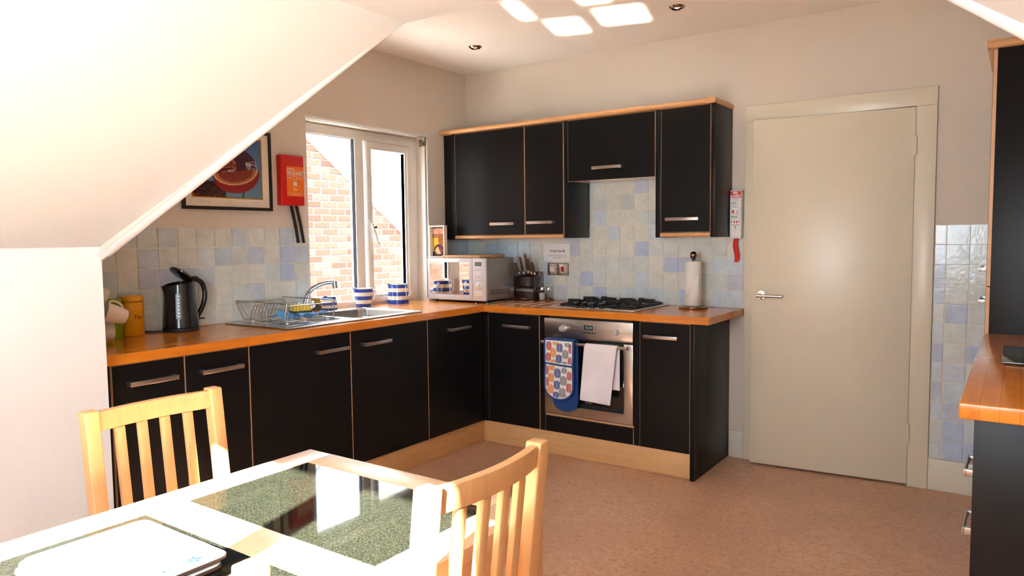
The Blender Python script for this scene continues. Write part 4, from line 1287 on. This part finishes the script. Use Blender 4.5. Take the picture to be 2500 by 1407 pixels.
canister('round yellow canister lettered Tea, beside the kettle', .066, -2.590, .050, .186, MAT['yellow'], 'Tea', .02)
canister('round green canister lettered Coffee, behind the cream mugs', .085, -2.700, .050, .180, MAT['green'], 'Coffee', -.48)

# ------------------------------------------------------------------ mug tree with cream mugs
mx, my = .17, -2.925
mt = thing('mug_tree', 'wooden mug tree half hidden behind the white knee wall', 'mug tree', (mx, my, .91))
obj('foot', B().lathe([(.065, 0), (.066, .008), (.055, .014), (0, .015)], (mx, my, .9102), 28), MAT['board'], mt, smooth=45)
obj('post', B().cyl((mx, my, .924), (mx, my, 1.17), .009, n=14), MAT['board'], mt, smooth=45)
for (z_, a) in ((1.125, .9), (1.0, .35), (1.06, 2.6)):
    obj('peg', B().cyl((mx, my, z_), (mx + .035 * math.cos(a), my + .035 * math.sin(a), z_ + .015), .005, n=10), MAT['board'], mt, smooth=45)
def mug(label, M):
    t = bpy.data.objects.new('cream_mug', None); COL.objects.link(t)
    t['label'] = label; t['category'] = 'mug'; t['group'] = 'cream mugs on the tree'
    t.matrix_world = M; t.empty_display_size = .03
    obj('cup', B().lathe([(.026, 0), (.031, .004), (.036, .03), (.040, .06), (.043, .085), (.041, .086), (.038, .06), (.033, .02), (0, .012)], (0, 0, 0), 30), MAT['mugcream'], t, smooth=50, local=True)
    obj('handle', B().tube(fillet([(.036, 0, .07), (.062, 0, .07), (.066, 0, .04), (.05, 0, .018), (.033, 0, .018)], .015, 4), .005, 8), MAT['mugcream'], t, smooth=60, local=True)
mug('cream mug hanging highest on the mug tree', Matrix.Translation((.255, -2.880, 1.142)) @ Matrix.Rotation(-.25, 4, 'Z') @ Matrix.Rotation(-1.95, 4, 'X') @ Matrix.Rotation(2.2, 4, 'Z'))
mug('cream mug hanging in the middle of the mug tree', Matrix.Translation((.372, -2.770, 1.030)) @ Matrix.Rotation(-.2, 4, 'Z') @ Matrix.Rotation(1.25, 4, 'X') @ Matrix.Rotation(2.2, 4, 'Z'))
mug('cream mug hanging lowest on the mug tree', Matrix.Translation((.262, -2.868, .968)) @ Matrix.Rotation(-.2, 4, 'Z') @ Matrix.Rotation(-1.6, 4, 'X') @ Matrix.Rotation(2.2, 4, 'Z'))

# ------------------------------------------------------------------ microwave and what stands on it
MX0, MX1, MY, MYB = .042, .551, -.510, -.178
mw = thing('microwave', 'silver microwave oven with mirrored door in the corner', 'microwave', (.3, -.34, .91))
obj('casing', B().box(MX0 + .004, MX1 - .004, MY + .020, MYB, .930, 1.2105), MAT['mwbody'], mw, bevel=.004)
fd = obj('door', B().ring(MX0, .438, .927, 1.2115, .032, xz, MY, MY + .0195).box(MX0 + .03, .408, MY + .006, MY + .0195, .955, 1.185), MAT['mwfront'], mw, bevel=.002)
obj('mirror_window', B().box(MX0 + .022, .412, MY - .0012, MY + .004, .967, 1.184), MAT['mirror'], fd)
pn = obj('control_panel', B().box(.4395, MX1, MY, MY + .0195, .927, 1.2115), MAT['mwfront'], mw, bevel=.004, seg=3)
dd = obj('display', B().box(.463, .516, MY - .001, MY + .001, 1.161, 1.186), MAT['display'], pn)
text('00:34', 'digits', MAT['digit'], dd, (.4895, MY - .0016, 1.1735), (1,0,0), (0,0,1), .019, thick=.0001)
for z_ in (1.135, 1.088, 1.066):
    for x in (.467, .4905, .514):
        bt = obj('button', B().cyl((x, MY - .003, z_), (x, MY + .001, z_), .0056, n=14), MAT['button'], pn, bevel=.001, seg=1)
        obj('button_ring', B().cyl((x, MY - .0008, z_), (x, MY + .001, z_), .0072, n=16), MAT['inkgrey'], bt)
obj('oval_button', B().prism([(.4905 + .014 * math.cos(2*PI*k/18), 1.1125 + .006 * math.sin(2*PI*k/18)) for k in range(18)], lambda u, v, d: (u, d, v), MY - .002, MY + .001), MAT['button'], pn)
kn = obj('timer_knob', B().lathe([(.0255, 0), (.0255, .004), (.0215, .006), (.0205, .016), (.018, .018), (0, .018)], (0,0,0), 28), MAT['button'], pn, smooth=40, local=True)
kn.matrix_local = ROOTM[mw.name].inverted() @ Matrix.Translation((.4905, MY - .0002, 1.028)) @ Matrix.Rotation(PI/2, 4, 'X')
obj('door_button', B().box(.457, .525, MY - .002, MY + .001, .960, .995), MAT['button'], pn, bevel=.0015)
for k in range(4):
    z_ = .967 + k * .009
    obj('vent_slot', B().box(MX1 - .0041, MX1 - .0034, MY + .05, MYB - .05, z_, z_ + .003), MAT['matblack'], mw)
for x in (MX0 + .04, MX1 - .028):
    for y in (MY + .05, MYB - .05):
        obj('foot', B().cyl((x, y, .9103), (x, y, .9305), .012, n=12), MAT['matblack'], mw)
tag(obj('chopping_board', B().box(.150, .480, -.480, -.190, 1.2120, 1.2295), MAT['board'], None, bevel=.002), 'wooden chopping board lying on top of the microwave', 'chopping board')
bk = thing('recipe_box', 'framed recipe tray with food photograph leaning in the corner on the microwave', 'recipe tray', (.08, -.43, 1.212))
BX0, BX1, BZ0, BZ1 = .0055, .146, 1.2125, 1.4375
YF = -.448
obj('tray', B().ring(BX0, BX1, BZ0, BZ1, .0085, xz, YF, YF + .032).box(BX0 + .004, BX1 - .004, YF + .0295, YF + .0315, BZ0 + .004, BZ1 - .004), MAT['mount'], bk)
def food(u, v):
    if v > .93: return (.10, .075, .035)
    if v > .76: return (.60, .30, .22)
    n_ = .5 + .5 * math.sin(u * 47 + v * 31) * math.sin(u * 29 - v * 53)
    if ((u - .80) / .40) ** 2 + ((v - .58) / .24) ** 2 < 1 and u > .42:
        return (.45 * n_ + .06, .12 * n_ + .01, .02)
    du_, dv = u - .47, v - .22
    if du_ ** 2 / .13 + dv ** 2 / .035 < 1:
        if du_ ** 2 / .075 + (dv + .02) ** 2 / .017 < 1:
            return (.55, .36, .18) if du_ < .02 - dv else (.30 * n_ + .08, .02, .015)
        return (.012, .010, .014)
    if v < .16: return (.05, .02, .015)
    if u < .62 - (.7 - v) * .3: return (.62, .36, .01) if v < .62 else (.30, .11, .03)
    return (.09, .08, .09)
sheet('food_photo', bk, (BX0 + .009, YF + .029, BZ0 + .009), (1, 0, 0), (0, 0, 1), BX1 - BX0 - .018, BZ1 - BZ0 - .018, 36, 64, food)
text('New Mexican', 'title', MAT['redprint'], bk, ((BX0 + BX1) / 2, YF + .0284, 1.402), (1,0,0), (0,0,1), .016, width=.082, thick=.0001)
obj('title_line', B().box(.060, .092, YF + .0284, YF + .0288, 1.387, 1.392), MAT['redprint'], bk)

# ------------------------------------------------------------------ knife block, knives, shakers
KB = thing('knife_block', 'dark lacquered knife block beside the microwave', 'knife block', (.61, -.12, .91))
kbx0, kbx1 = .532, .700
b = B().prism([(-.165, .9103), (-.045, .9103), (-.045, 1.105), (-.088, 1.110), (-.150, 1.075), (-.150, 1.008), (-.165, 1.0)], lambda u, v, d: (d, u, v), kbx0, kbx1)
kb_ = obj('block', b, MAT['knifeblock'], KB, bevel=.004)
obj('steel_band', B().box(kbx0 + .004, kbx1 - .004, -.1665, -.1648, .975, .990), MAT['chrome'], kb_)
for k in range(8):
    obj('mark', B().box(.586 + k * .0075, .591 + k * .0075, -.1656, -.1648, .9215, .9245), MAT['button'], kb_)
def knife(label, x, y, z, L, tilt, w=.0095, lean=-.25):
    t = thing('knife', label, 'knife', (x, y, z), group='knives in the block')
    d = Vector((tilt, lean, 1)).normalized()
    p = Vector((x, y, z))
    obj('bolster', B().cyl(p - d * .004, p + d * .016, w * .92, w * .8, n=12), MAT['chrome'], t, smooth=45)
    obj('grip', B().tube([p + d * .016, p + d * (L * .35) + Vector((0, -.003, 0)), p + d * (L * .7), p + d * L + Vector((0, -.004, 0))], [w * .85, w * 1.1, w * .95, w * .9], 10), MAT['knifehandle'], t, smooth=60)
    obj('pommel', B().cyl(p + d * L + Vector((0, -.004, 0)), p + d * (L + .010) + Vector((0, -.006, 0)), w, w * .8, n=12), MAT['chrome'], t, smooth=45)
for lab, x, y, z, L, tl in (('leftmost knife in the block, leaning left', .556, -.125, 1.092, .085, -.22), ('second knife from the left in the block', .589, -.118, 1.096, .118, -.10),
                            ('tallest knife in the middle of the block', .622, -.108, 1.102, .128, -.04), ('knife right of the tallest one in the block', .652, -.118, 1.096, .112, -.12),
                            ('short rightmost knife in the block', .684, -.125, 1.092, .088, -.06)):
    knife(lab, x, y, z, L, tl)
def shaker(label, x, y, m, lvl):
    t = thing('shaker', label, 'shaker', (x, y, .91), group='salt and pepper shakers')
    obj('glass_bottle', B().lathe([(.018, 0), (.0215, .003), (.0215, .052), (.0165, .064), (.0145, .072), (.0145, .075)], (x, y, .9102), 8), MAT['clearglass'], t)
    obj('contents', B().lathe([(.0165, .004), (.0190, .008), (.0190, lvl), (0, lvl + .003)], (x, y, .9102), 8), m, t)
    obj('cap', B().lathe([(.0165, .073), (.0168, .088), (.0145, .095), (0, .097)], (x, y, .9102), 22), MAT['chrome'], t, smooth=40)
shaker('glass salt shaker with white salt, left of the pepper', .732, -.105, MAT['salt'], .052)
shaker('glass pepper shaker with brown pepper, right of the salt', .781, -.098, MAT['pepper'], .024)

# ------------------------------------------------------------------ paper towel
ph = thing('towel_holder', 'bronze kitchen roll holder with a round knob on the worktop', 'roll holder', (1.838, -.155, .91))
obj('base', B().lathe([(.083, 0), (.0855, .003), (.0855, .010), (.080, .015), (.02, .017), (0, .017)], (1.838, -.155, .9102), 40), MAT['bronze'], ph, smooth=45)
obj('rod', B().cyl((1.838, -.155, .926), (1.838, -.155, 1.205), .007, n=14), MAT['bronze'], ph, smooth=45)
obj('knob', B().lathe([(.006, 0), (.0075, .006), (.015, .018), (.0205, .030), (.021, .040), (.017, .051), (.009, .057), (0, .058)], (1.838, -.155, 1.194), 26), MAT['bronze'], ph, smooth=60)
pr = thing('kitchen_roll', 'white paper kitchen roll standing on the bronze holder', 'kitchen roll', (1.838, -.155, .928))
obj('roll', B().lathe([(.022, .0), (.0465, .0), (.0475, .002), (.0475, .262), (.0465, .264), (.022, .264), (.022, 0)], (1.838, -.155, .9285), 40, closed=False), MAT['paper'], pr, smooth=45)
b = B()
pts0 = []; pts1 = []
for k in range(15):
    a = -2.45 + k * .145
    f = k / 14
    rr = .0485 + .0015 * math.sin(f * PI) + (.006 if k == 0 else 0)
    top_z = .930 + .045 + .165 * max(0, (f - .08)) ** .9
    pts0.append((1.838 + rr * math.cos(a), -.155 + rr * math.sin(a), .9295)); pts1.append((1.838 + rr * math.cos(a), -.155 + rr * math.sin(a), top_z))
b.add(pts0 + pts1, [(k, k+1, 15+k+1, 15+k) for k in range(14)])
obj('loose_sheet', b, MAT['paper'], pr, smooth=60, solid=.0012)

# ------------------------------------------------------------------ notice, switches
nt_ = thing('notice', 'white Do Not Turn Off notice fixed to the tiles above the switches', 'notice', (.795, -.012, 1.23))
obj('card', B().hexa([(.690,-.0118,1.178),(.900,-.0118,1.172),(.900,-.0106,1.172),(.690,-.0106,1.178)], [(.695,-.0118,1.301),(.901,-.0118,1.300),(.901,-.0106,1.300),(.695,-.0106,1.301)]), MAT['white'], nt_)
text('Do Not Turn Off', 'headline', MAT['inkblue'], nt_, (.801, -.0124, 1.250), (1,0,-.01), (0,0,1), .021, width=.118, bold=.0006, thick=.0002)
text('Cooker will not function unless', 'small_print', MAT['inkgrey'], nt_, (.799, -.0124, 1.2185), (1,0,-.012), (0,0,1), .013, width=.155, thick=.0002)
text('clock is active', 'small_print', MAT['inkgrey'], nt_, (.799, -.0124, 1.2035), (1,0,-.012), (0,0,1), .013, width=.070, thick=.0002)
def switch(label, x0, x1, red):
    t = thing('switch_plate', label, 'switch', ((x0+x1)/2, -.011, 1.124), group='steel cooker switches')
    obj('back_box', B().box(x0, x1, -.0165, -.0104, 1.083, 1.166), MAT['matblack'], t, bevel=.003)
    pl = obj('plate', B().box(x0 + .003, x1 - .003, -.0195, -.0167, 1.086, 1.163), MAT['steel'], t, bevel=.002)
    xm = (x0 + x1) / 2
    if red:
        obj('rocker_surround', B().box(xm - .016, xm + .014, -.0207, -.0196, 1.100, 1.147), MAT['white'], t, bevel=.0005)
        obj('rocker', B().prism([(xm - .013, 1.142), (xm + .011, 1.144), (xm + .011, 1.106), (xm - .009, 1.106), (xm - .014, 1.134)], lambda u, v, d: (u, d, v), -.0245, -.0208), MAT['red'], t, bevel=.001)
    else:
        obj('rocker', B().box(xm - .022, xm + .020, -.0235, -.0196, 1.108, 1.142), MAT['potwhite'], t, bevel=.002)
    for s in (-1, 1):
        obj('screw', B().cyl((xm + s * .031, -.0203, 1.126), (xm + s * .031, -.0196, 1.126), .0035, n=10), MAT['gasket'], t)
    obj('caption', B().box(xm - .014, xm + .014, -.0199, -.0196, 1.0935, 1.0965), MAT['ink'], t)
switch('steel plate with cream rocker switch below the notice', .722, .806, False)
switch('steel plate with red cooker switch below the notice', .8065, .8905, True)

# ------------------------------------------------------------------ fire blankets
fb = thing('fire_blanket', 'red wall box lettered FIRE BLANKET with black straps, beside the window', 'fire blanket', (.02, -1.62, 1.54))
obj('box', B().box(.0015, .046, -1.718, -1.556, 1.541, 1.824), MAT['red'], fb, bevel=.008, seg=3)
b = B().box(.0462, .0468, -1.682, -1.564, 1.593, 1.761)
lb = obj('orange_label', b, MAT['orange'], fb)
fx = .0471
text('FIRE BLANKET', 'lettering', MAT['potwhite'], lb, (fx, -1.623, 1.722), (0,1,0), (0,0,1), .030, width=.113, bold=.0008, thick=.0001)
b = B()
for (y0, y1, z0, z1) in [(-1.68,-1.63,1.7485,1.751),(-1.68,-1.628,1.743,1.7455),(-1.68,-1.566,1.7045,1.706),(-1.68,-1.566,1.738,1.739),(-1.678,-1.648,1.6965,1.698),(-1.678,-1.646,1.692,1.6935),(-1.60,-1.575,1.6965,1.698),(-1.60,-1.573,1.692,1.6935),
                         (-1.64,-1.633,1.694,1.700),(-1.613,-1.606,1.694,1.700),(-1.632,-1.628,1.684,1.692),(-1.62,-1.616,1.684,1.692),(-1.637,-1.612,1.652,1.676),(-1.637,-1.622,1.638,1.641),(-1.637,-1.610,1.628,1.632),(-1.68,-1.566,1.610,1.6112),(-1.65,-1.644,1.598,1.606),(-1.602,-1.596,1.598,1.606),(-1.634,-1.612,1.601,1.603)]:
    b.box(fx - .0004, fx, y0, y1, z0, z1)
obj('label_print', b, MAT['potwhite'], lb)
for ya, yb in ((-1.648, -1.606), (-1.612, -1.568)):
    b = B().grid(lambda i, j: (.022 + .004 * math.sin(3 * j) + .0, ya + (yb - ya) * j + .020 * i, 1.5405 - .212 * j), 2, 10)
    obj('pull_strap', b, MAT['strap'], fb, solid=.003, smooth=60)
fb = thing('fire_blanket', 'slim white fire blanket box with red tab beside the cream door', 'fire blanket', (2.05, -.03, 1.34))
obj('box', B().box(2.0205, 2.088, -.055, -.0015, 1.338, 1.610), MAT['white'], fb, bevel=.005, seg=3)
obj('bottom_cap', B().box(2.024, 2.086, -.052, -.004, 1.326, 1.340), MAT['white'], fb, bevel=.005)
fy = -.0554
hdp = obj('red_header', B().box(2.0225, 2.0855, fy, -.055, 1.564, 1.604), MAT['redprint'], fb)
text('FIRE', 'lettering', MAT['white'], hdp, (2.0535, fy - .0003, 1.592), (1,0,0), (0,0,1), .021, width=.031, bold=.0006, thick=.0001)
text('BLANKET', 'lettering', MAT['white'], hdp, (2.0535, fy - .0003, 1.574), (1,0,0), (0,0,1), .021, width=.060, bold=.0006, thick=.0001)
b = B()
for (x0, x1, z0, z1) in [(2.035,2.074,1.556,1.5575),(2.038,2.071,1.550,1.5515),(2.0225,2.0855,1.543,1.5437),(2.026,2.062,1.534,1.537),(2.030,2.052,1.5295,1.5305),(2.030,2.078,1.525,1.526),(2.030,2.060,1.519,1.520),(2.030,2.060,1.514,1.515),
                         (2.0225,2.0855,1.462,1.4627),(2.026,2.066,1.4535,1.4565),(2.026,2.076,1.4495,1.4505),(2.026,2.070,1.4455,1.4465),(2.0225,2.0855,1.440,1.4407),(2.026,2.080,1.4045,1.407),(2.026,2.0235,1.38,1.3805),(2.0225,2.0855,1.378,1.3787),
                         (2.030,2.0345,1.419,1.430),(2.073,2.0775,1.419,1.430)]:
    b.box(min(x0,x1), max(x0,x1), fy, -.055, z0, z1)
b.ring(2.031, 2.077, 1.467, 1.510, .0012, xz, fy, -.055)
obj('label_print', b, MAT['ink'], fb)
b = B().prism([(2.033,1.476),(2.049,1.476),(2.042,1.498),(2.036,1.492)], lambda u, v, d: (u, d, v), fy - .0001, -.055).prism([(2.059,1.488),(2.063,1.488),(2.067,1.474),(2.063,1.473)], lambda u, v, d: (u, d, v), fy - .0001, -.055)
for x in (2.045, 2.059):
    b.box(x, x + .006, fy, -.055, 1.416, 1.432)
obj('pictogram', b, MAT['redprint'], fb)
obj('badge', B().cyl((2.054, fy - .0001, 1.392), (2.054, -.055, 1.392), .006, n=14), MAT['gold'], fb)
obj('pull_tab', B().grid(lambda i, j: (2.040 + .030 * i * (1 - .18 * abs(2*j - 1)) - .004 * math.sin(6 * j), -.032 - .006 * math.sin(5 * j), 1.327 - .140 * j), 3, 14), MAT['redstrap'], fb, solid=.003, smooth=60)

# ------------------------------------------------------------------ framed picture
pc = thing('framed_picture', 'black framed fruit photograph with ivory mount above the tiles', 'picture', (.01, -2.03, 1.51))
PY0, PY1, PZ0, PZ1 = -2.288, -1.757, 1.507, 1.937
obj('frame', B().ring(PY0, PY1, PZ0, PZ1, .017, yz, .001, .018), MAT['framewood'], pc, bevel=.002)
obj('mount_board', B().box(.002, .010, PY0 + .016, PY1 - .016, PZ0 + .016, PZ1 - .016), MAT['mount'], pc)
obj('gold_slip', B().ring(-2.236, -1.816, 1.567, 1.893, .006, yz, .0101, .0118), MAT['gold'], pc)
def fruit(u, v):
    # a dark halved fruit with a pale cut rim against a blue ground
    n_ = .5 + .5 * math.sin(u * 61 + 7 * math.sin(v * 23)) * math.sin(v * 57 + 5 * math.sin(u * 19))
    n2 = .5 + .5 * math.sin(u * 131 + 3 * math.sin(v * 71)) * math.sin(v * 117 + 4 * math.sin(u * 43))
    ca, sa = math.cos(-.16), math.sin(-.16)
    x, y = (u - .62), (v - .42) * .80
    x, y = x * ca - y * sa, x * sa + y * ca
    # skin below the cut
    if (x / .345) ** 2 + ((y + .03) / .245) ** 2 < 1 and y < .02:
        q = (x / .335) ** 2 + ((y - .02) / .185) ** 2
        if q > 1.0: return (.20 + .10 * n_, .008, .010)                      # red skin
        if q > .83: return (.58 + .12 * n_, .30 + .10 * n_, .17)             # pale pith
        if q > .60: return (.34 + .10 * n2, .09 + .05 * n2, .04)
        return (.16 + .14 * n2, .018 + .02 * n2, .016)
    # dark crown above
    if (x / .33) ** 2 + ((y - .03) / .30) ** 2 < 1:
        if x > .16 and -.02 < y < .13 and n2 > .62: return (.66, .58, .55)
        if x < .02 and -.04 < y < .22 and n_ > .55: return (.40 + .12 * n2, .06 + .05 * n2, .03)
        if -.12 < x < -.02 and -.02 < y < .05: return (.50, .26, .24)
        return (.030 + .05 * n2, .010, .020 + .015 * n_)
    if abs(u - .70 - .02 * math.sin(v * 20)) < .012 and v < .13: return (.03, .04, .03)
    if u < .46 and v < .36 - .1 * math.sin(u * 6):
        return (.40, .10, .02) if (n2 > .86 and v < .16) else (.020 + .03 * n_, .008, .010)
    return (.045 + .09 * (1 - v), .11 + .13 * (1 - v), .28 + .07 * (1 - v))
sheet('fruit_photo', pc, (.0103, -2.230, 1.573), (0, 1, 0), (0, 0, 1), .408, .314, 150, 116, fruit)
b = B()
for y0, y1, z0 in ((-2.20, -2.13, 1.548), (-2.03, -2.01, 1.553), (-1.89, -1.84, 1.548)):
    b.box(.0101, .0104, y0, y1, z0, z0 + .0016)
obj('pencil_signature', b, MAT['inkgrey'], pc)

# ------------------------------------------------------------------ downlights
for x, y, lab in ((.558, -.597, 'small round bronze downlight in the ceiling above the corner'), (1.902, -.581, 'small round bronze downlight in the ceiling towards the door')):
    t = thing('downlight', lab, 'downlight', (x, y, ZC), group='recessed downlights')
    obj('trim_ring', B().lathe([(.027, -.010), (.029, -.013), (.040, -.005), (.0425, -.0005), (.027, -.0005)], (x, y, ZC), 32, closed=False), MAT['bronze'], t, smooth=50)
    obj('lamp', B().lathe([(.0268, -.001), (.018, -.003), (.009, -.009), (0, -.011)], (x, y, ZC), 24), MAT['bulb'], t, smooth=60)

# ------------------------------------------------------------------ dining table with granite insets
TX0, TX1, TY1, TY0, TZ = 1.795, 2.581, -2.988, -4.376, .75
IX0, IX1 = 1.888, 2.488
rows = [(-3.414, -3.073), (-3.853, -3.513), (-4.293, -3.953)]
tb = thing('dining_table', 'pale beech dining table with dark green granite insets', 'table', (2.19, -3.68, 0))
obj('side_board', B().box(TX0, IX0, TY0, TY1, TZ - .030, TZ), MAT['table'], tb, bevel=.003)
obj('side_board', B().box(IX1, TX1, TY0, TY1, TZ - .030, TZ), MAT['table'], tb, bevel=.003)
ys = [TY1] + [v for r in rows for v in (r[1], r[0])] + [TY0]
for k in range(0, len(ys), 2):
    obj('cross_board', B().box(IX0 + .0006, IX1 - .0006, ys[k+1], ys[k], TZ - .030, TZ - .0002), MAT['table'], tb, bevel=.0015)
for (a, b_) in rows:
    obj('granite_inset', B().box(IX0 + .0008, IX1 - .0008, a + .0008, b_ - .0008, TZ - .028, TZ - .0006), MAT['granite'], tb, bevel=.0008, seg=1)
obj('apron', B().box(TX0 + .064, TX1 - .064, TY1 - .035, TY1 - .015, .655, .7195).box(TX0 + .064, TX1 - .064, TY0 + .015, TY0 + .035, .655, .7195)
    .box(TX0 + .015, TX0 + .035, TY0 + .064, TY1 - .064, .655, .7195).box(TX1 - .035, TX1 - .015, TY0 + .064, TY1 - .064, .655, .7195), MAT['table'], tb)
for x in (TX0 + .003, TX1 - .061):
    for y in (TY0 + .003, TY1 - .061):
        obj('leg', B().box(x, x + .06, y, y + .06, .001, .7198), MAT['chair'], tb, bevel=.004)

# placemats: a small stack of rounded melamine boards
def rrect(x0, x1, y0, y1, r, n=5):
    pts = []
    for (px, py, a0) in ((x1 - r, y1 - r, 0), (x0 + r, y1 - r, PI/2), (x0 + r, y0 + r, PI), (x1 - r, y0 + r, 3*PI/2)):
        pts += [(px + r * math.cos(a0 + PI/2 * k / n), py + r * math.sin(a0 + PI/2 * k / n)) for k in range(n + 1)]
    return pts
mats = [(0, 0, 'lowest placemat of the white stack on the table'), (.006, -.006, 'second placemat from the bottom of the white stack'),
        (-.004, .004, 'third placemat from the bottom of the white stack'), (.002, .010, 'top placemat of the white stack, printed with blue flowers')]
for k, (dx, dy, lab) in enumerate(mats):
    z0 = TZ + .0003 + k * .0056
    t = thing('placemat', lab, 'placemat', (2.11 + dx, -3.68 + dy, z0), group='stacked placemats')
    x0, x1, y0, y1 = 1.966 + dx, 2.264 + dx, -3.796 + dy, -3.566 + dy
    o = rrect(x0, x1, y0, y1, .02)
    obj('board', B().prism(o, lambda u, v, d: (u, v, d), z0, z0 + .0044), MAT['matedge'], t)
    top = obj('melamine_face', B().prism(rrect(x0 + .0006, x1 - .0006, y0 + .0006, y1 - .0006, .02), lambda u, v, d: (u, v, d), z0 + .0045, z0 + .0054), MAT['matwhite'], t)
    if k == 3:
        for (fx_, fy_, s) in ((2.205, -3.640, 1.1), (2.225, -3.665, .9), (2.175, -3.685, 1.0), (2.235, -3.610, .8), (2.205, -3.72, .9), (2.155, -3.75, .8)):
            b = B()
            for q in range(5):
                a = q * 2 * PI / 5 + fx_ * 40
                cx, cy = fx_ + .010 * s * math.cos(a), fy_ + .010 * s * math.sin(a)
                b.poly([(cx + .007 * s * math.cos(a) * math.cos(w) - .004 * s * math.sin(a) * math.sin(w), cy + .007 * s * math.sin(a) * math.cos(w) + .004 * s * math.cos(a) * math.sin(w), z0 + .00555) for w in [2*PI*m/10 for m in range(10)]])
            obj('flower_print', b, MAT['matblue'], top, recalc=False)

# ------------------------------------------------------------------ chairs
def make_chair():
    t = thing('dining_chair', '', 'chair', (0, 0, 0), group='slatted beech dining chairs')
    def post_x(z):      # leaning back above the seat, splayed a little below
        return -.040 + (.925 - z) * .115 if z > .44 else .0158 - (.44 - z) * .12
    for s in (-1, 1):
        yc = s * .1685
        b = B()
        zs = [.001, .22, .44, .60, .76, .927]
        for z0, z1 in zip(zs, zs[1:]):
            q = lambda z: [(post_x(z) - .019, yc - .0175, z), (post_x(z) + .019, yc - .0175, z), (post_x(z) + .019, yc + .0175, z), (post_x(z) - .019, yc + .0175, z)]
            pass
        vs = []
        for z in zs:
            vs += [(post_x(z) - .019, yc - .0175, z), (post_x(z) + .019, yc - .0175, z), (post_x(z) + .019, yc + .0175, z), (post_x(z) - .019, yc + .0175, z)]
        m = len(zs)
        fs = [(0, 3, 2, 1), (4*m-4, 4*m-3, 4*m-2, 4*m-1)]
        for i in range(m - 1):
            fs += [(i*4+k, i*4+(k+1) % 4, (i+1)*4+(k+1) % 4, (i+1)*4+k) for k in range(4)]
        b.add(vs, fs)
        obj('back_post', b, MAT['chair'], t, bevel=.0035, seg=3, local=True)
    def bow(u): return -.020 * (1 - (2*u - 1) ** 2)
    def curved(z0, z1, th, amt=1.0):
        b = B(); vs = []; N = 12
        for i in range(N + 1):
            u = i / N; y = -.152 + .304 * u
            for (dx, z) in ((-th/2, z0), (th/2, z0), (th/2, z1), (-th/2, z1)):
                vs.append((post_x(z) + bow(u) * amt + dx, y, z))
        fs = [(0, 1, 2, 3), (4*N+3, 4*N+2, 4*N+1, 4*N)]
        for i in range(N):
            fs += [(i*4+k, (i+1)*4+k, (i+1)*4+(k+1) % 4, i*4+(k+1) % 4) for k in range(4)]
        return b.add(vs, fs)
    obj('top_rail', curved(.872, .921, .022), MAT['chair'], t, bevel=.004, local=True)
    obj('lower_rail', curved(.500, .535, .020), MAT['chair'], t, bevel=.003, local=True)
    for y in (-.093, -.031, .031, .093):
        u = (y + .152) / .304
        b = B()
        q0, q1 = post_x(.536) + bow(u), post_x(.871) + bow(u)
        w, th = .0125, .008
        b.hexa([(q0-th, y-w, .536), (q0+th, y-w, .536), (q0+th, y+w, .536), (q0-th, y+w, .536)], [(q1-th, y-w, .8715), (q1+th, y-w, .8715), (q1+th, y+w, .8715), (q1-th, y+w, .8715)])
        obj('back_slat', b, MAT['chair'], t, bevel=.003, local=True)
    obj('seat', B().prism([(.036, -.150), (.20, -.185), (.40, -.195), (.412, -.185), (.412, .185), (.40, .195), (.20, .185), (.036, .150)], lambda u, v, d: (u, v, d), .4405, .4625), MAT['chair'], t, bevel=.006, seg=3, local=True)
    obj('seat_rail', B().box(.036, .385, -.160, -.142, .385, .440).box(.036, .385, .142, .160, .385, .440).box(.365, .385, -.142, .142, .385, .440), MAT['chair'], t, local=True)
    for s in (-1, 1):
        obj('front_leg', B().box(.360, .395, s*.1685 - .0175, s*.1685 + .0175, .001, .440), MAT['chair'], t, bevel=.004, local=True)
        obj('stretcher', B().box(.0, .36, s*.1685 - .009, s*.1685 + .009, .19, .215), MAT['chair'], t, bevel=.003, local=True)
    return t
ch = make_chair()
ch['label'] = 'slatted beech chair on the knee wall side of the table'
ch.location = (1.597, -3.303, 0)
for y, lab in ((-3.256, 'slatted beech chair at the far right side of the table, seen from behind'), (-3.934, 'slatted beech chair nearest the camera, only its post top showing')):
    c = copy_tree(ch)
    c['label'] = lab
    c.location = (2.592, y, 0); c.rotation_euler = (0, 0, PI)

# ------------------------------------------------------------------ added beam lamps imitating sunlight thrown up to the ceiling by the polished granite
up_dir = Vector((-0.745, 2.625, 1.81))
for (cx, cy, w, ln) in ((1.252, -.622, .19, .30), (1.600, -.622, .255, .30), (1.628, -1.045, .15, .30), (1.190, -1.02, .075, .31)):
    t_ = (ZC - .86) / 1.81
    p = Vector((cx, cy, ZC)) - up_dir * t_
    area('added_reflection_lamp', p, up_dir, w, ln * .553, 0.25 * w * ln / .076, (1.0, .92, .80), spread=math.radians(1.4))
